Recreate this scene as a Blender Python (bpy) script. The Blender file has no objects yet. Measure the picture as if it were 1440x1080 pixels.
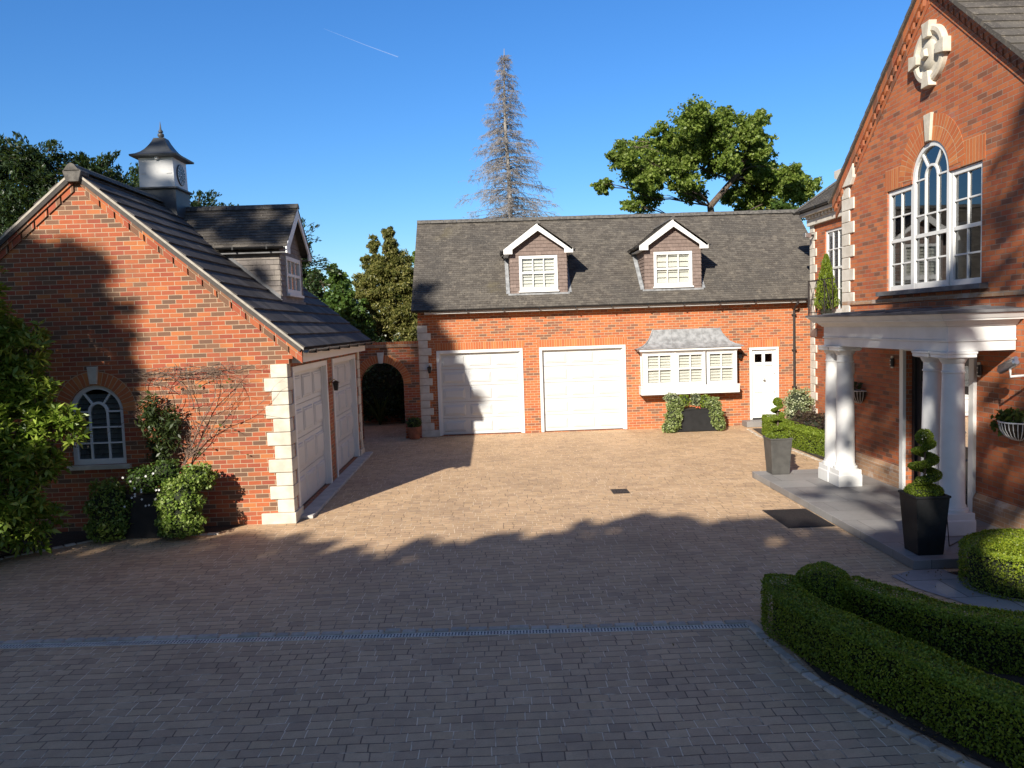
import bpy, bmesh, math, random
import numpy as np
from mathutils import Vector, Matrix
from mathutils.geometry import tessellate_polygon
random.seed(7); rng = np.random.default_rng(11)
SC = bpy.context.scene; COL = SC.collection
# ---------------------------------------------------------------- camera, sky, sun, exposure
FPX, YAW, PITCH, ROLL, CH = 1097.34, 0.0253384, 0.0738297, 0.0330818, 3.2
def cam_matrix():
    f = Vector((math.sin(YAW)*math.cos(PITCH), math.cos(YAW)*math.cos(PITCH), -math.sin(PITCH)))
    r = Vector((math.cos(YAW), -math.sin(YAW), 0)); d = f.cross(r)
    r2 = math.cos(ROLL)*r + math.sin(ROLL)*d; d2 = -math.sin(ROLL)*r + math.cos(ROLL)*d
    m = Matrix((( r2.x, -d2.x, -f.x, 0), (r2.y, -d2.y, -f.y, 0), (r2.z, -d2.z, -f.z, CH), (0, 0, 0, 1)))
    return m
cd = bpy.data.cameras.new('camera'); cam = bpy.data.objects.new('camera', cd); COL.objects.link(cam)
cd.sensor_width = 36; cd.sensor_fit = 'HORIZONTAL'; cd.lens = FPX/1440*36; cd.clip_start = .05; cd.clip_end = 12000
cam.matrix_world = cam_matrix(); SC.camera = cam
SUN_AZ, SUN_EL = math.radians(206.2), math.radians(28.0)
w = bpy.data.worlds.new('World'); SC.world = w; w.use_nodes = True
nt = w.node_tree; bg = nt.nodes['Background']; sk = nt.nodes.new('ShaderNodeTexSky')
sk.sky_type = 'NISHITA'; sk.sun_disc = False; sk.sun_elevation = SUN_EL; sk.sun_rotation = SUN_AZ
sk.air_density = 1.3; sk.dust_density = 0.0; sk.ozone_density = 10.0; sk.altitude = 0
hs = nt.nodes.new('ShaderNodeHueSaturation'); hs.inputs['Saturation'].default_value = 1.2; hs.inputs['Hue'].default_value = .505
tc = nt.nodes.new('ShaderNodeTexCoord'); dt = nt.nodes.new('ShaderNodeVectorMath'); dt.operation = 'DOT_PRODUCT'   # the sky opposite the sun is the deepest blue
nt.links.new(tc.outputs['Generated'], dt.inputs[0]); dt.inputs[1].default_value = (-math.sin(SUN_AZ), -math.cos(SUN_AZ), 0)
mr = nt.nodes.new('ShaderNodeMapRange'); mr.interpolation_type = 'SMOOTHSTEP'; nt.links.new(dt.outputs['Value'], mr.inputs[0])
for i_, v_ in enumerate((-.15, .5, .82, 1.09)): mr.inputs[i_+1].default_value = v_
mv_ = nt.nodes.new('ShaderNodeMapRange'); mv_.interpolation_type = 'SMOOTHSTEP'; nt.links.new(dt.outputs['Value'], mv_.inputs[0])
for i_, v_ in enumerate((-.1, .6, .62, 1.0)): mv_.inputs[i_+1].default_value = v_  # sky off the antisolar side is dimmed to lower the ambient light
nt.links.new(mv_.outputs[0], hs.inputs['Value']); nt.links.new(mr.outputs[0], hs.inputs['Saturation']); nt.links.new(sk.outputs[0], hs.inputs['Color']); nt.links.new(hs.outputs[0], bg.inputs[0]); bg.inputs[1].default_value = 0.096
sd = bpy.data.lights.new('sun', 'SUN'); sun = bpy.data.objects.new('sun', sd); COL.objects.link(sun)
sd.energy = 5.0; sd.angle = math.radians(.55); sd.color = (1, .93, .82)
SD = Vector((math.sin(SUN_AZ)*math.cos(SUN_EL), math.cos(SUN_AZ)*math.cos(SUN_EL), math.sin(SUN_EL)))
sun.rotation_euler = SD.to_track_quat('Z', 'Y').to_euler(); sun.location = SD*60
SC.view_settings.view_transform = 'Standard'; SC.view_settings.look = 'None'
SC.view_settings.exposure = 0.75; SC.view_settings.gamma = 1
SC.cycles.max_bounces = 6; SC.cycles.transparent_max_bounces = 12

# ---------------------------------------------------------------- materials
class G:
    def __init__(s, name):
        s.m = bpy.data.materials.new(name); s.m.use_nodes = True; s.t = s.m.node_tree
        s.b = s.t.nodes['Principled BSDF']; s.out = s.t.nodes['Material Output']
    def n(s, typ, **k):
        x = s.t.nodes.new(typ)
        for a, v in k.items(): setattr(x, a, v)
        return x
    def l(s, a, b): s.t.links.new(a, b)
    def val(s, sock, v):
        if isinstance(v, (int, float)): sock.default_value = v
        elif isinstance(v, tuple): sock.default_value = v if len(v) == len(sock.default_value) else v + (1,)
        else: s.l(v, sock)
    def math(s, op, a, b=0, c=None):
        x = s.n('ShaderNodeMath', operation=op); s.val(x.inputs[0], a); s.val(x.inputs[1], b)
        if c is not None: s.val(x.inputs[2], c)
        return x.outputs[0]
    def noise(s, vec, scale, detail=3, rough=.55):
        x = s.n('ShaderNodeTexNoise'); x.inputs['Scale'].default_value = scale
        x.inputs['Detail'].default_value = detail; x.inputs['Roughness'].default_value = rough
        if vec is not None: s.l(vec, x.inputs['Vector'])
        return x.outputs['Fac']
    def ramp(s, fac, stops, interp='LINEAR'):
        x = s.n('ShaderNodeValToRGB'); r = x.color_ramp; r.interpolation = interp
        while len(r.elements) < len(stops): r.elements.new(.5)
        for e, (p, c) in zip(r.elements, stops): e.position = p; e.color = tuple(c) + (1,)
        s.l(fac, x.inputs[0]); return x.outputs[0]
    def mix(s, fac, a, b, typ='MIX'):
        x = s.n('ShaderNodeMix', data_type='RGBA', blend_type=typ)
        s.val(x.inputs[0], fac); s.val(x.inputs[6], a); s.val(x.inputs[7], b); return x.outputs[2]
    def smooth(s, v, lo, hi, a=0., b=1.):
        x = s.n('ShaderNodeMapRange', interpolation_type='SMOOTHSTEP'); s.l(v, x.inputs[0])
        for i, q in enumerate((lo, hi, a, b)): x.inputs[i+1].default_value = q
        return x.outputs[0]
    def obj(s): return s.n('ShaderNodeTexCoord').outputs['Object']
    def uv(s): return s.n('ShaderNodeUVMap').outputs[0]
    def bump(s, h, strength, dist):
        x = s.n('ShaderNodeBump'); x.inputs['Strength'].default_value = strength; x.inputs['Distance'].default_value = dist
        s.l(h, x.inputs['Height']); s.l(x.outputs[0], s.b.inputs['Normal'])
    def fin(s, col, rough=.6, spec=.5, metal=0):
        s.val(s.b.inputs['Base Color'], col); s.val(s.b.inputs['Roughness'], rough)
        s.b.inputs['Specular IOR Level'].default_value = spec; s.b.inputs['Metallic'].default_value = metal; return s.m

def plain(name, col, rough=.5, var=.12, scale=6, bump=0, spec=.5, metal=0, col2=None):
    g = G(name); o = g.obj(); f = g.noise(o, scale, 4)
    c2 = col2 or tuple(c*(1-2*var) for c in col)
    c = g.ramp(f, [(.35, c2), (.62, col)])
    if bump:
        g.bump(g.noise(o, scale*9, 3), bump, .01)
    return g.fin(c, rough, spec, metal)

def brick(name, bw, bh, joint, palette, mortar, bump=.6, var=.25, randw=0., wob=0., stain=None, headmask=False, rough=.8, off=.5):
    g = G(name); uv = g.uv(); o = g.obj()
    if wob:
        nz = g.n('ShaderNodeTexNoise'); nz.inputs['Scale'].default_value = 1.3; g.l(uv, nz.inputs['Vector'])
        va = g.n('ShaderNodeVectorMath', operation='MULTIPLY_ADD'); g.l(nz.outputs['Color'], va.inputs[0])
        va.inputs[1].default_value = (wob, wob, 0); g.l(uv, va.inputs[2]); uv = va.outputs[0]
    sp = g.n('ShaderNodeSeparateXYZ'); g.l(uv, sp.inputs[0]); u, v = sp.outputs[0], sp.outputs[1]
    rv = g.math('DIVIDE', v, bh); row = g.math('FLOOR', rv); fv = g.math('FRACT', rv)
    wn = g.n('ShaderNodeTexWhiteNoise', noise_dimensions='1D'); g.l(row, wn.inputs['W'])
    if randw:
        bwv = g.math('MULTIPLY_ADD', wn.outputs['Value'], randw, bw-randw/2)
        u2 = g.math('ADD', g.math('DIVIDE', u, bwv), g.math('MULTIPLY', wn.outputs['Value'], 37.7))
    else:
        bwv = bw
        u2 = g.math('ADD', g.math('DIVIDE', u, bw), g.math('MULTIPLY', g.math('FLOORED_MODULO', row, 2), off))
    ci = g.math('FLOOR', u2); fu = g.math('FRACT', u2)
    du = g.math('MULTIPLY', g.math('MINIMUM', fu, g.math('SUBTRACT', 1, fu)), bwv)
    dv = g.math('MULTIPLY', g.math('MINIMUM', fv, g.math('SUBTRACT', 1, fv)), bh)
    fine = g.noise(o, 60, 3); big = g.noise(o, .7, 4); mid = g.noise(o, 9, 3)
    jit = g.math('MULTIPLY_ADD', fine, joint*.5, -joint*.25)
    mu = g.smooth(g.math('ADD', du, jit), joint*.42, joint*.62); mv = g.smooth(g.math('ADD', dv, jit), joint*.42, joint*.62)
    mask = g.math('MULTIPLY', mu, mv)
    cx = g.n('ShaderNodeCombineXYZ'); g.l(ci, cx.inputs[0]); g.l(row, cx.inputs[1])
    w2 = g.n('ShaderNodeTexWhiteNoise', noise_dimensions='2D'); g.l(cx.outputs[0], w2.inputs['Vector'])
    col = g.ramp(w2.outputs['Value'], palette)
    k = g.math('ADD', g.math('MULTIPLY_ADD', mid, var, 1-var*.5), g.math('MULTIPLY_ADD', fine, var, -var*.5))
    k = g.math('MULTIPLY', k, g.math('MULTIPLY_ADD', big, .5, .75))
    col = g.mix(1, col, k, 'MULTIPLY')
    if headmask:   # pale jointing sand sits in some joints, others are open and dark
        pm = g.math('MULTIPLY', g.smooth(g.noise(o, 2.2, 5), .40, .58), g.math('SUBTRACT', 1, mu))
        pm = g.math('ADD', pm, g.math('MULTIPLY', g.smooth(g.noise(o, 3.1, 3), .52, .66), g.math('SUBTRACT', 1, mv)))
        mcol = g.mix(pm, mortar[1], mortar[0])
    else: mcol = g.mix(g.math('MULTIPLY', mid, .5), mortar, tuple(c*.7 for c in mortar))
    col = g.mix(mask, mcol, col)
    if stain: col = g.mix(g.math('MULTIPLY', g.smooth(g.noise(o, stain[1], 5), stain[2], stain[3]), stain[4]), col, stain[0])
    h = g.math('MULTIPLY_ADD', g.noise(o, 120, 2), .25, g.math('MULTIPLY_ADD', w2.outputs['Value'], .2, mask))
    g.bump(h, bump, .008)
    return g.fin(col, rough, .3)

def island(name, stops, rough=.7, lichen=None, bump=0, spec=.35):
    g = G(name); r = g.n('ShaderNodeNewGeometry').outputs['Random Per Island']; o = g.obj()
    c = g.ramp(r, stops); c = g.mix(1, c, g.math('MULTIPLY_ADD', g.noise(o, 14, 4), .7, .65), 'MULTIPLY')
    if lichen:
        for (lc, sc, lo, hi, am) in lichen:
            c = g.mix(g.math('MULTIPLY', g.smooth(g.noise(o, sc, 5, .6), lo, hi), am), c, lc)
    if bump: g.bump(g.noise(o, 70, 3), bump, .006)
    return g.fin(c, rough, spec)

def leafmat(name, stops, trans=.35, rough=.45, spec=.4):
    g = G(name); r = g.n('ShaderNodeNewGeometry').outputs['Random Per Island']
    c = g.ramp(r, stops); c = g.mix(1, c, g.math('MULTIPLY_ADD', g.noise(g.obj(), 1.1, 3), .9, .55), 'MULTIPLY')
    g.fin(c, rough, spec); tr = g.n('ShaderNodeBsdfTranslucent'); g.l(g.mix(.35, c, (.25, .35, .04)), tr.inputs[0])
    mx = g.n('ShaderNodeMixShader'); mx.inputs[0].default_value = trans
    g.l(g.b.outputs[0], mx.inputs[1]); g.l(tr.outputs[0], mx.inputs[2]); g.l(mx.outputs[0], g.out.inputs[0]); return g.m

def glassmat(name, tint=(.86, .87, .86), boost=1.0):
    g = G(name); gl = g.n('ShaderNodeBsdfGlossy'); gl.inputs['Roughness'].default_value = .015
    gl.inputs[0].default_value = (.95, .97, 1, 1); tr = g.n('ShaderNodeBsdfTransparent'); tr.inputs[0].default_value = tint + (1,)
    fr = g.n('ShaderNodeFresnel'); fr.inputs[0].default_value = 1.55
    bp = g.n('ShaderNodeBump'); bp.inputs['Strength'].default_value = .02; bp.inputs['Distance'].default_value = .02
    g.l(g.noise(g.obj(), 2.5, 1), bp.inputs['Height']); g.l(bp.outputs[0], gl.inputs['Normal'])
    mx = g.n('ShaderNodeMixShader'); g.l(g.math('MINIMUM', g.math('MULTIPLY', fr.outputs[0], 1.7*boost), 1), mx.inputs[0])
    g.l(tr.outputs[0], mx.inputs[1]); g.l(gl.outputs[0], mx.inputs[2]); g.l(mx.outputs[0], g.out.inputs[0]); return g.m

RED = [(0, (0.318, 0.073, 0.030)), (.16, (0.378, 0.107, 0.039)), (.3, (0.284, 0.065, 0.034)), (.42, (0.430, 0.146, 0.047)), (.55, (0.249, 0.056, 0.033)),
       (.66, (0.344, 0.095, 0.039)), (.74, (0.172, 0.082, 0.047)), (.86, (0.133, 0.073, 0.047)), (1, (0.215, 0.103, 0.056))]
ORG = [(0, (0.378, 0.108, 0.041)), (.3, (0.450, 0.140, 0.045)), (.55, (0.342, 0.090, 0.036)), (.7, (0.405, 0.135, 0.050)), (.82, (0.243, 0.090, 0.050)), (1, (0.180, 0.090, 0.054))]
HOU = [(0, (0.396, 0.110, 0.044)), (.3, (0.466, 0.150, 0.055)), (.55, (0.352, 0.092, 0.042)), (.75, (0.431, 0.132, 0.048)), (.88, (0.255, 0.097, 0.051)), (1, (0.185, 0.079, 0.048))]
SOL = [(0, (.46, .14, .045)), (.5, (.40, .11, .04)), (1, (.50, .18, .06))]
M = {}
M['brick_left'] = brick('brick_left', .225, .075, .0095, RED, (.47, .34, .225), stain=((.15, .085, .055), 1.1, .50, .75, .4))
M['brick_back'] = brick('brick_back', .225, .075, .011, ORG, (.48, .36, .24), stain=((.22, .10, .05), 1.0, .55, .75, .25))
M['brick_house'] = brick('brick_house', .225, .075, .010, HOU, (.34, .25, .19), bump=1.0, stain=((.5, .42, .38), .9, .66, .78, .35))
M['brick_wall'] = brick('brick_wall', .225, .075, .011, RED, (.36, .29, .22))
M['plinth'] = brick('plinth', .225, .075, .010, [(0, (.30, .17, .10)), (1, (.40, .25, .15))], (.4, .34, .28), stain=((.55, .5, .46), 2.5, .55, .7, .6))
M['soldier'] = brick('soldier', .075, .225, .009, SOL, (.50, .36, .22), off=0)
M['tile_hung'] = island('tile_hung', [(0, (.185, .138, .118)), (.5, (.16, .118, .10)), (1, (.215, .162, .138))], .75, bump=.3)
M['tile_hung_grey'] = island('tile_hung_grey', [(0, (.19, .165, .145)), (.5, (.15, .13, .12)), (1, (.24, .21, .18))], .7, bump=.3)
M['slate_big'] = island('slate_big', [(0, (.050, .044, .041)), (.6, (.078, .069, .063)), (1, (.112, .099, .09))], .75, spec=.15, lichen=[((.12, .11, .10), 3.5, .5, .75, .35)], bump=.2)
M['roof_tile'] = island('roof_tile', [(0, (.070, .061, .052)), (.5, (.092, .081, .069)), (1, (.122, .108, .09))], .85,
    lichen=[((.06, .055, .05), .8, .45, .7, .6), ((.22, .19, .15), 6, .56, .70, .45), ((.38, .34, .27), 34, .60, .68, .6), ((.16, .135, .07), .6, .6, .75, .4)], bump=.4)
M['ridge'] = plain('ridge', (.13, .12, .105), .85, .2, 12, .4, col2=(.06, .055, .05))
M['stone'] = plain('stone', (.60, .55, .455), .8, .1, 5, .35, col2=(.47, .425, .34))
M['stone_pale'] = plain('stone_pale', (.62, .58, .51), .8, .1, 5, .3, col2=(.50, .46, .39))
M['concrete'] = plain('concrete', (.46, .44, .41), .85, .12, 4, .4)
M['white'] = plain('white', (.70, .70, .68), .42, .025, 3, .03)
M['white_col'] = plain('white_col', (.68, .68, .665), .55, .07, 2.2, .12)
M['door_white'] = plain('door_white', (.56, .565, .555), .38, .02, 2, .02)
M['cream'] = plain('cream', (.70, .68, .58), .6, .04, 4)
M['black'] = plain('black', (.016, .016, .017), .35, .15, 8)
M['iron'] = plain('iron', (.03, .022, .02), .6, .25, 20, .2)
M['dark_door'] = plain('dark_door', (.022, .022, .025), .28, .1, 5)
M['lead'] = plain('lead', (.30, .31, .32), .55, .2, 7, .25, col2=(.17, .175, .18))
M['lead_dark'] = plain('lead_dark', (.14, .14, .145), .6, .2, 4, .25, col2=(.07, .07, .075))
M['cup_metal'] = plain('cup_metal', (.075, .08, .085), .5, .15, 5, .1)
M['planter'] = plain('planter', (.018, .0185, .0195), .6, .15, 7, .15, spec=.25)
M['planter_grey'] = plain('planter_grey', (.075, .072, .066), .55, .15, 7, .15)
M['terra'] = plain('terra', (.36, .13, .07), .8, .2, 8, .2)
M['steel'] = plain('steel', (.6, .6, .6), .3, .1, 8, metal=.9)
M['brass'] = plain('brass', (.55, .38, .12), .35, .1, 8, metal=.9)
M['soil'] = plain('soil', (.045, .032, .022), .95, .2, 14, .8)
M['bark'] = plain('bark', (.13, .095, .07), .9, .25, 8, .8)
M['dead_wood'] = plain('dead_wood', (.30, .275, .25), .85, .15, 6, .3)
M['dead_twig'] = plain('dead_twig', (.25, .23, .22), .85, .2, 2)
M['vine'] = plain('vine', (.21, .145, .11), .85, .25, 9, .5)
M['mat_rubber'] = plain('mat_rubber', (.02, .021, .02), .7, .2, 20, .4)
M['slab'] = brick('slab', .9, .6, .008, [(0, (.19, .18, .175)), (.5, (.23, .22, .21)), (1, (.26, .25, .24))], (.10, .095, .09), bump=.25, var=.2, rough=.55)
M['verge'] = plain('verge', (.40, .36, .30), .85, .15, 9, .3)
M['grate'] = plain('grate', (.72, .65, .56), .75, .15, 8, spec=.2)
M['flag'] = brick('flag', .75, .6, .012, [(0, (.24, .23, .22)), (1, (.33, .31, .29))], (.10, .09, .08), bump=.3)
M['paver'] = brick('paver', .185, .126, .0098, [(0, (.51, .345, .208)), (.3, (.59, .405, .24)), (.55, (.48, .325, .20)), (.8, (.56, .378, .216)), (1, (.42, .288, .18))],
    ((.82, .65, .45), (.19, .13, .085)), stain=((.22, .15, .10), .5, .52, .74, .35), bump=.9, var=.35, randw=.06, wob=.08, headmask=True, rough=.72)
M['sett'] = island('sett', [(0, (.36, .32, .265)), (1, (.52, .46, .385))], .9, bump=.6, spec=.15)
M['grass'] = plain('grass', (.06, .09, .025), .9, .2, 2, .6)
M['glass'] = glassmat('glass'); M['glass_dark'] = glassmat('glass_dark', (.35, .38, .4))
M['interior'] = plain('interior', (.10, .09, .08), .9)
M['curtain'] = plain('curtain', (.62, .59, .52), .9, .1, 14)
M['blind'] = plain('blind', (.80, .79, .72), .6, .03, 3)
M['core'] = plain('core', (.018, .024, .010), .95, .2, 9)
M['contrail'] = plain('contrail', (.9, .9, .9), 1, .05, .01); M['contrail'].node_tree.nodes['Principled BSDF'].inputs['Alpha'].default_value = .07
GR = lambda a, k=1: [(p, tuple(c*k for c in q)) for p, q in a]
M['leaf_box'] = leafmat('leaf_box', [(0, (.095, .15, .012)), (.5, (.22, .295, .02)), (1, (.37, .43, .04))], .4)
M['leaf_lime'] = leafmat('leaf_lime', [(0, (.12, .18, .016)), (.5, (.19, .26, .025)), (1, (.27, .34, .04))], .4)
M['leaf_maple'] = leafmat('leaf_maple', [(0, (.11, .17, .028)), (.5, (.19, .265, .045)), (1, (.31, .37, .09))], .5)
M['leaf_con'] = leafmat('leaf_con', [(0, (.09, .105, .03)), (.5, (.17, .17, .045)), (1, (.28, .25, .08))], .35)
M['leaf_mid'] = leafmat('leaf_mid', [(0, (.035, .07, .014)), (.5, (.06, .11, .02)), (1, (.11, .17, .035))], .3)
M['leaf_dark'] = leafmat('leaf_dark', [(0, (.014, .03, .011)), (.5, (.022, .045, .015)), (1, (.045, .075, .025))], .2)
M['leaf_rhodo'] = leafmat('leaf_rhodo', [(0, (.10, .17, .02)), (.5, (.19, .285, .032)), (1, (.38, .45, .09))], .35, .38, .4)
M['leaf_ivy'] = leafmat('leaf_ivy', [(0, (.12, .17, .045)), (.4, (.20, .26, .075)), (.75, (.27, .33, .11)), (1, (.42, .46, .24))], .3)
M['leaf_var'] = leafmat('leaf_var', [(0, (.10, .14, .045)), (.5, (.26, .30, .15)), (1, (.48, .50, .33))], .25)
M['leaf_purple'] = leafmat('leaf_purple', [(0, (.035, .022, .020)), (.5, (.06, .035, .028)), (1, (.085, .07, .035))], .2)
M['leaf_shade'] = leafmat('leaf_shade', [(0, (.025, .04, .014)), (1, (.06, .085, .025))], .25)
M['leaf_lush'] = leafmat('leaf_lush', [(0, (.09, .15, .025)), (.5, (.17, .25, .04)), (.85, (.26, .34, .07)), (1, (.36, .42, .16))], .35)
M['leaf_litter'] = leafmat('leaf_litter', [(0, (.12, .07, .03)), (.6, (.22, .14, .06)), (1, (.16, .17, .05))], .1)
M['petal'] = leafmat('petal', [(0, (.7, .68, .66)), (1, (.85, .84, .82))], .3)
M['petal_red'] = leafmat('petal_red', [(0, (.55, .08, .04)), (1, (.7, .2, .1))], .3)

# ---------------------------------------------------------------- mesh helpers
class Fr:
    def __init__(s, o, U, V=(0, 0, 1)):
        s.o, s.U, s.V = Vector(o), Vector(U).normalized(), Vector(V).normalized(); s.W = s.U.cross(s.V)
    def __call__(s, u, v, w=0): return s.o + u*s.U + v*s.V + w*s.W
WORLD = Fr((0, 0, 0), (1, 0, 0), (0, 1, 0))
class MB:
    def __init__(s): s.v, s.f, s.uv, s.mi = [], [], [], []
    def add(s, vs, fs, uvs=None, mi=0):
        b = len(s.v); s.v += [tuple(x) for x in vs]
        for i, f in enumerate(fs):
            s.f.append([b+k for k in f]); s.uv.append(uvs[i] if uvs else None); s.mi.append(mi)
        return s
    def box(s, u0, u1, v0, v1, w0, w1, fr=WORLD, mi=0):
        if u1 < u0: u0, u1 = u1, u0
        if v1 < v0: v0, v1 = v1, v0
        if w1 < w0: w0, w1 = w1, w0
        P = [fr(u, v, w) for w in (w0, w1) for v in (v0, v1) for u in (u0, u1)]
        return s.add(P, [(0, 2, 3, 1), (4, 5, 7, 6), (0, 1, 5, 4), (2, 6, 7, 3), (0, 4, 6, 2), (1, 3, 7, 5)], mi=mi)
    def frust(s, u0, u1, v0, v1, w0, w1, ins, fr=WORLD):
        a = [fr(u0, v0, w0), fr(u1, v0, w0), fr(u1, v1, w0), fr(u0, v1, w0)]
        b = [fr(u0+ins, v0+ins, w1), fr(u1-ins, v0+ins, w1), fr(u1-ins, v1-ins, w1), fr(u0+ins, v1-ins, w1)]
        return s.add(a+b, [(3, 2, 1, 0), (4, 5, 6, 7), (0, 1, 5, 4), (1, 2, 6, 5), (2, 3, 7, 6), (3, 0, 4, 7)])
    def prism(s, poly, w0, w1, fr=WORLD):
        n = len(poly); P = [fr(u, v, w0) for u, v in poly] + [fr(u, v, w1) for u, v in poly]
        tri = [tuple(t) for t in tessellate_polygon([[Vector((u, v, 0)) for u, v in poly]])]
        fs = [tuple(reversed(t)) for t in tri] + [tuple(k+n for k in t) for t in tri]
        return s.add(P, fs + [(i, (i+1) % n, n+(i+1) % n, n+i) for i in range(n)])
    def wall(s, outer, holes, th, fr):
        loops = [outer] + holes; pts = [p for l in loops for p in l]
        tri = [tuple(t) for t in tessellate_polygon([[Vector((u, v, 0)) for u, v in l] for l in loops])]
        n = len(pts); P = [fr(u, v, 0) for u, v in pts] + [fr(u, v, -th) for u, v in pts]
        fs = tri + [tuple(k+n for k in t) for t in tri]; b = 0
        for l in loops:
            k = len(l); fs += [(b+i, b+(i+1) % k, n+b+(i+1) % k, n+b+i) for i in range(k)]; b += k
        return s.add(P, fs)
    def quad(s, a, b, c, d): return s.add([a, b, c, d], [(0, 1, 2, 3)])
    def tube(s, pts, rad, n=6, cap=True):
        pts = [Vector(p) for p in pts]; R = [float(x) for x in rad] if isinstance(rad, (list, tuple)) else [float(rad)]*len(pts)
        P, fs = [], []; ref = None
        for i, p in enumerate(pts):
            t = (pts[min(i+1, len(pts)-1)] - pts[max(i-1, 0)]).normalized()
            if ref is None: ref = t.orthogonal().normalized()
            else: ref = (ref - t*ref.dot(t)).normalized() if (ref - t*ref.dot(t)).length > 1e-6 else t.orthogonal().normalized()
            b = t.cross(ref)
            P += [p + R[i]*(math.cos(2*math.pi*k/n)*ref + math.sin(2*math.pi*k/n)*b) for k in range(n)]
        for i in range(len(pts)-1):
            fs += [(i*n+k, i*n+(k+1) % n, (i+1)*n+(k+1) % n, (i+1)*n+k) for k in range(n)]
        if cap: fs += [tuple(range(n-1, -1, -1)), tuple(range((len(pts)-1)*n, len(pts)*n))]
        return s.add(P, fs)
    def lathe(s, c, prof, n=24, fr=None):   # profile of (r, height) about the frame's W axis
        fr = fr or Fr(c, (1, 0, 0), (0, 1, 0)); P, fs = [], []
        for r, h in prof: P += [fr(r*math.cos(2*math.pi*k/n), r*math.sin(2*math.pi*k/n), h) for k in range(n)]
        for i in range(len(prof)-1):
            fs += [(i*n+k, i*n+(k+1) % n, (i+1)*n+(k+1) % n, (i+1)*n+k) for k in range(n)]
        fs += [tuple(range(n-1, -1, -1)), tuple(range((len(prof)-1)*n, len(prof)*n))]
        return s.add(P, fs)
    def square_lathe(s, c, prof):            # square cross-section profile
        P, fs = [], []
        for r, h in prof: P += [(c[0]+a*r, c[1]+b*r, c[2]+h) for a, b in ((-1, -1), (1, -1), (1, 1), (-1, 1))]
        for i in range(len(prof)-1): fs += [(i*4+k, i*4+(k+1) % 4, i*4+4+(k+1) % 4, i*4+4+k) for k in range(4)]
        fs += [(3, 2, 1, 0), tuple(range((len(prof)-1)*4, len(prof)*4))]
        return s.add(P, fs)
    def arc(s, fr, cu, cv, r0, r1, a0, a1, w0, w1, n=16):   # curved bar, radial uv
        P, fs, uvs = [], [], []
        for i in range(n+1):
            a = a0 + (a1-a0)*i/n; c, d = math.cos(a), math.sin(a)
            P += [fr(cu+r0*c, cv+r0*d, w0), fr(cu+r1*c, cv+r1*d, w0), fr(cu+r1*c, cv+r1*d, w1), fr(cu+r0*c, cv+r0*d, w1)]
        for i in range(n):
            ua, ub = abs(a1-a0)*i/n*(r0+r1)/2, abs(a1-a0)*(i+1)/n*(r0+r1)/2
            for k in range(4):
                fs.append((i*4+k, i*4+(k+1) % 4, i*4+4+(k+1) % 4, i*4+4+k))
                va, vb = ((0, r1-r0), (0, .02), (r1-r0, 0), (0, .02))[k]
                uvs.append([(ua, va), (ua, vb), (ub, vb), (ub, va)])
        fs += [(3, 2, 1, 0), (n*4, n*4+1, n*4+2, n*4+3)]; uvs += [None, None]
        return s.add(P, fs, uvs)
    def tiles(s, fr, width, length, tw, gauge, th, keep=None, jit=.002, u0=0.):
        r = 0; v = 0.
        while v < length-.01:
            u = u0 - (tw/2 if r % 2 else 0)
            v1 = min(v+gauge*1.15, length)
            while u < width:
                a, b = max(u, u0)+.0015, min(u+tw, width)-.0015; u += tw
                if b-a < .02 or (keep and not keep((a+b)/2, v+gauge/2)): continue
                j = random.uniform(-jit, jit); k = random.uniform(-jit, jit)
                P = [fr(a, v, .002), fr(b, v, .002), fr(b, v, th+j), fr(a, v, th+k), fr(b, v1, .002), fr(a, v1, .002)]
                s.add(P, [(0, 1, 2, 3), (3, 2, 4, 5), (0, 3, 5), (1, 4, 2)])
            v += gauge; r += 1
        return s
    def build(s, name, mats, parent=None, root=None, smooth=False, bevel=0, label=None):
        base = Vector(root.location) if root else Vector((0, 0, 0))
        me = bpy.data.meshes.new(name); me.from_pydata([tuple(Vector(v)-base) for v in s.v], [], s.f)
        for m in (mats if isinstance(mats, (list, tuple)) else [mats]): me.materials.append(M[m])
        bm = bmesh.new(); bm.from_mesh(me); bmesh.ops.recalc_face_normals(bm, faces=bm.faces); bm.to_mesh(me); bm.free()
        ul = me.uv_layers.new(name='UVMap').data; V = me.vertices
        for p, cu in zip(me.polygons, s.uv):
            p.use_smooth = smooth
            n = p.normal
            if abs(n.z) > .995: U, T = Vector((1, 0, 0)), Vector((0, 1, 0))
            else: U = Vector((-n.y, n.x, 0)).normalized(); T = n.cross(U)
            for li in p.loop_indices:
                c = V[me.loops[li].vertex_index].co + base
                ul[li].uv = (c.dot(U), c.dot(T))
        for i, cu in enumerate(s.uv):
            if cu:
                p = me.polygons[i]; key = {}
                for vi, q in zip(s.f[i], cu): key[vi] = q
                for li in p.loop_indices: ul[li].uv = key[me.loops[li].vertex_index]
            if s.mi[i]: me.polygons[i].material_index = s.mi[i]
        o = bpy.data.objects.new(name, me); COL.objects.link(o)
        if parent: o.parent = parent
        if bevel:
            b = o.modifiers.new('bevel', 'BEVEL'); b.width = bevel; b.segments = 2; b.limit_method = 'ANGLE'
        if smooth == 'auto': pass
        if label: o['label'] = label
        return o
def tag(o, label, cat, group=None):
    o['label'] = label; o['category'] = cat
    if group: o['group'] = group
    return o
def thing(name, label, cat, loc=(0, 0, 0), group=None):
    o = bpy.data.objects.new(name, None); COL.objects.link(o); o.location = loc; o.empty_display_size = .2
    return tag(o, label, cat, group)
def struct(o, kind='structure'): o['kind'] = kind; return o
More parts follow.
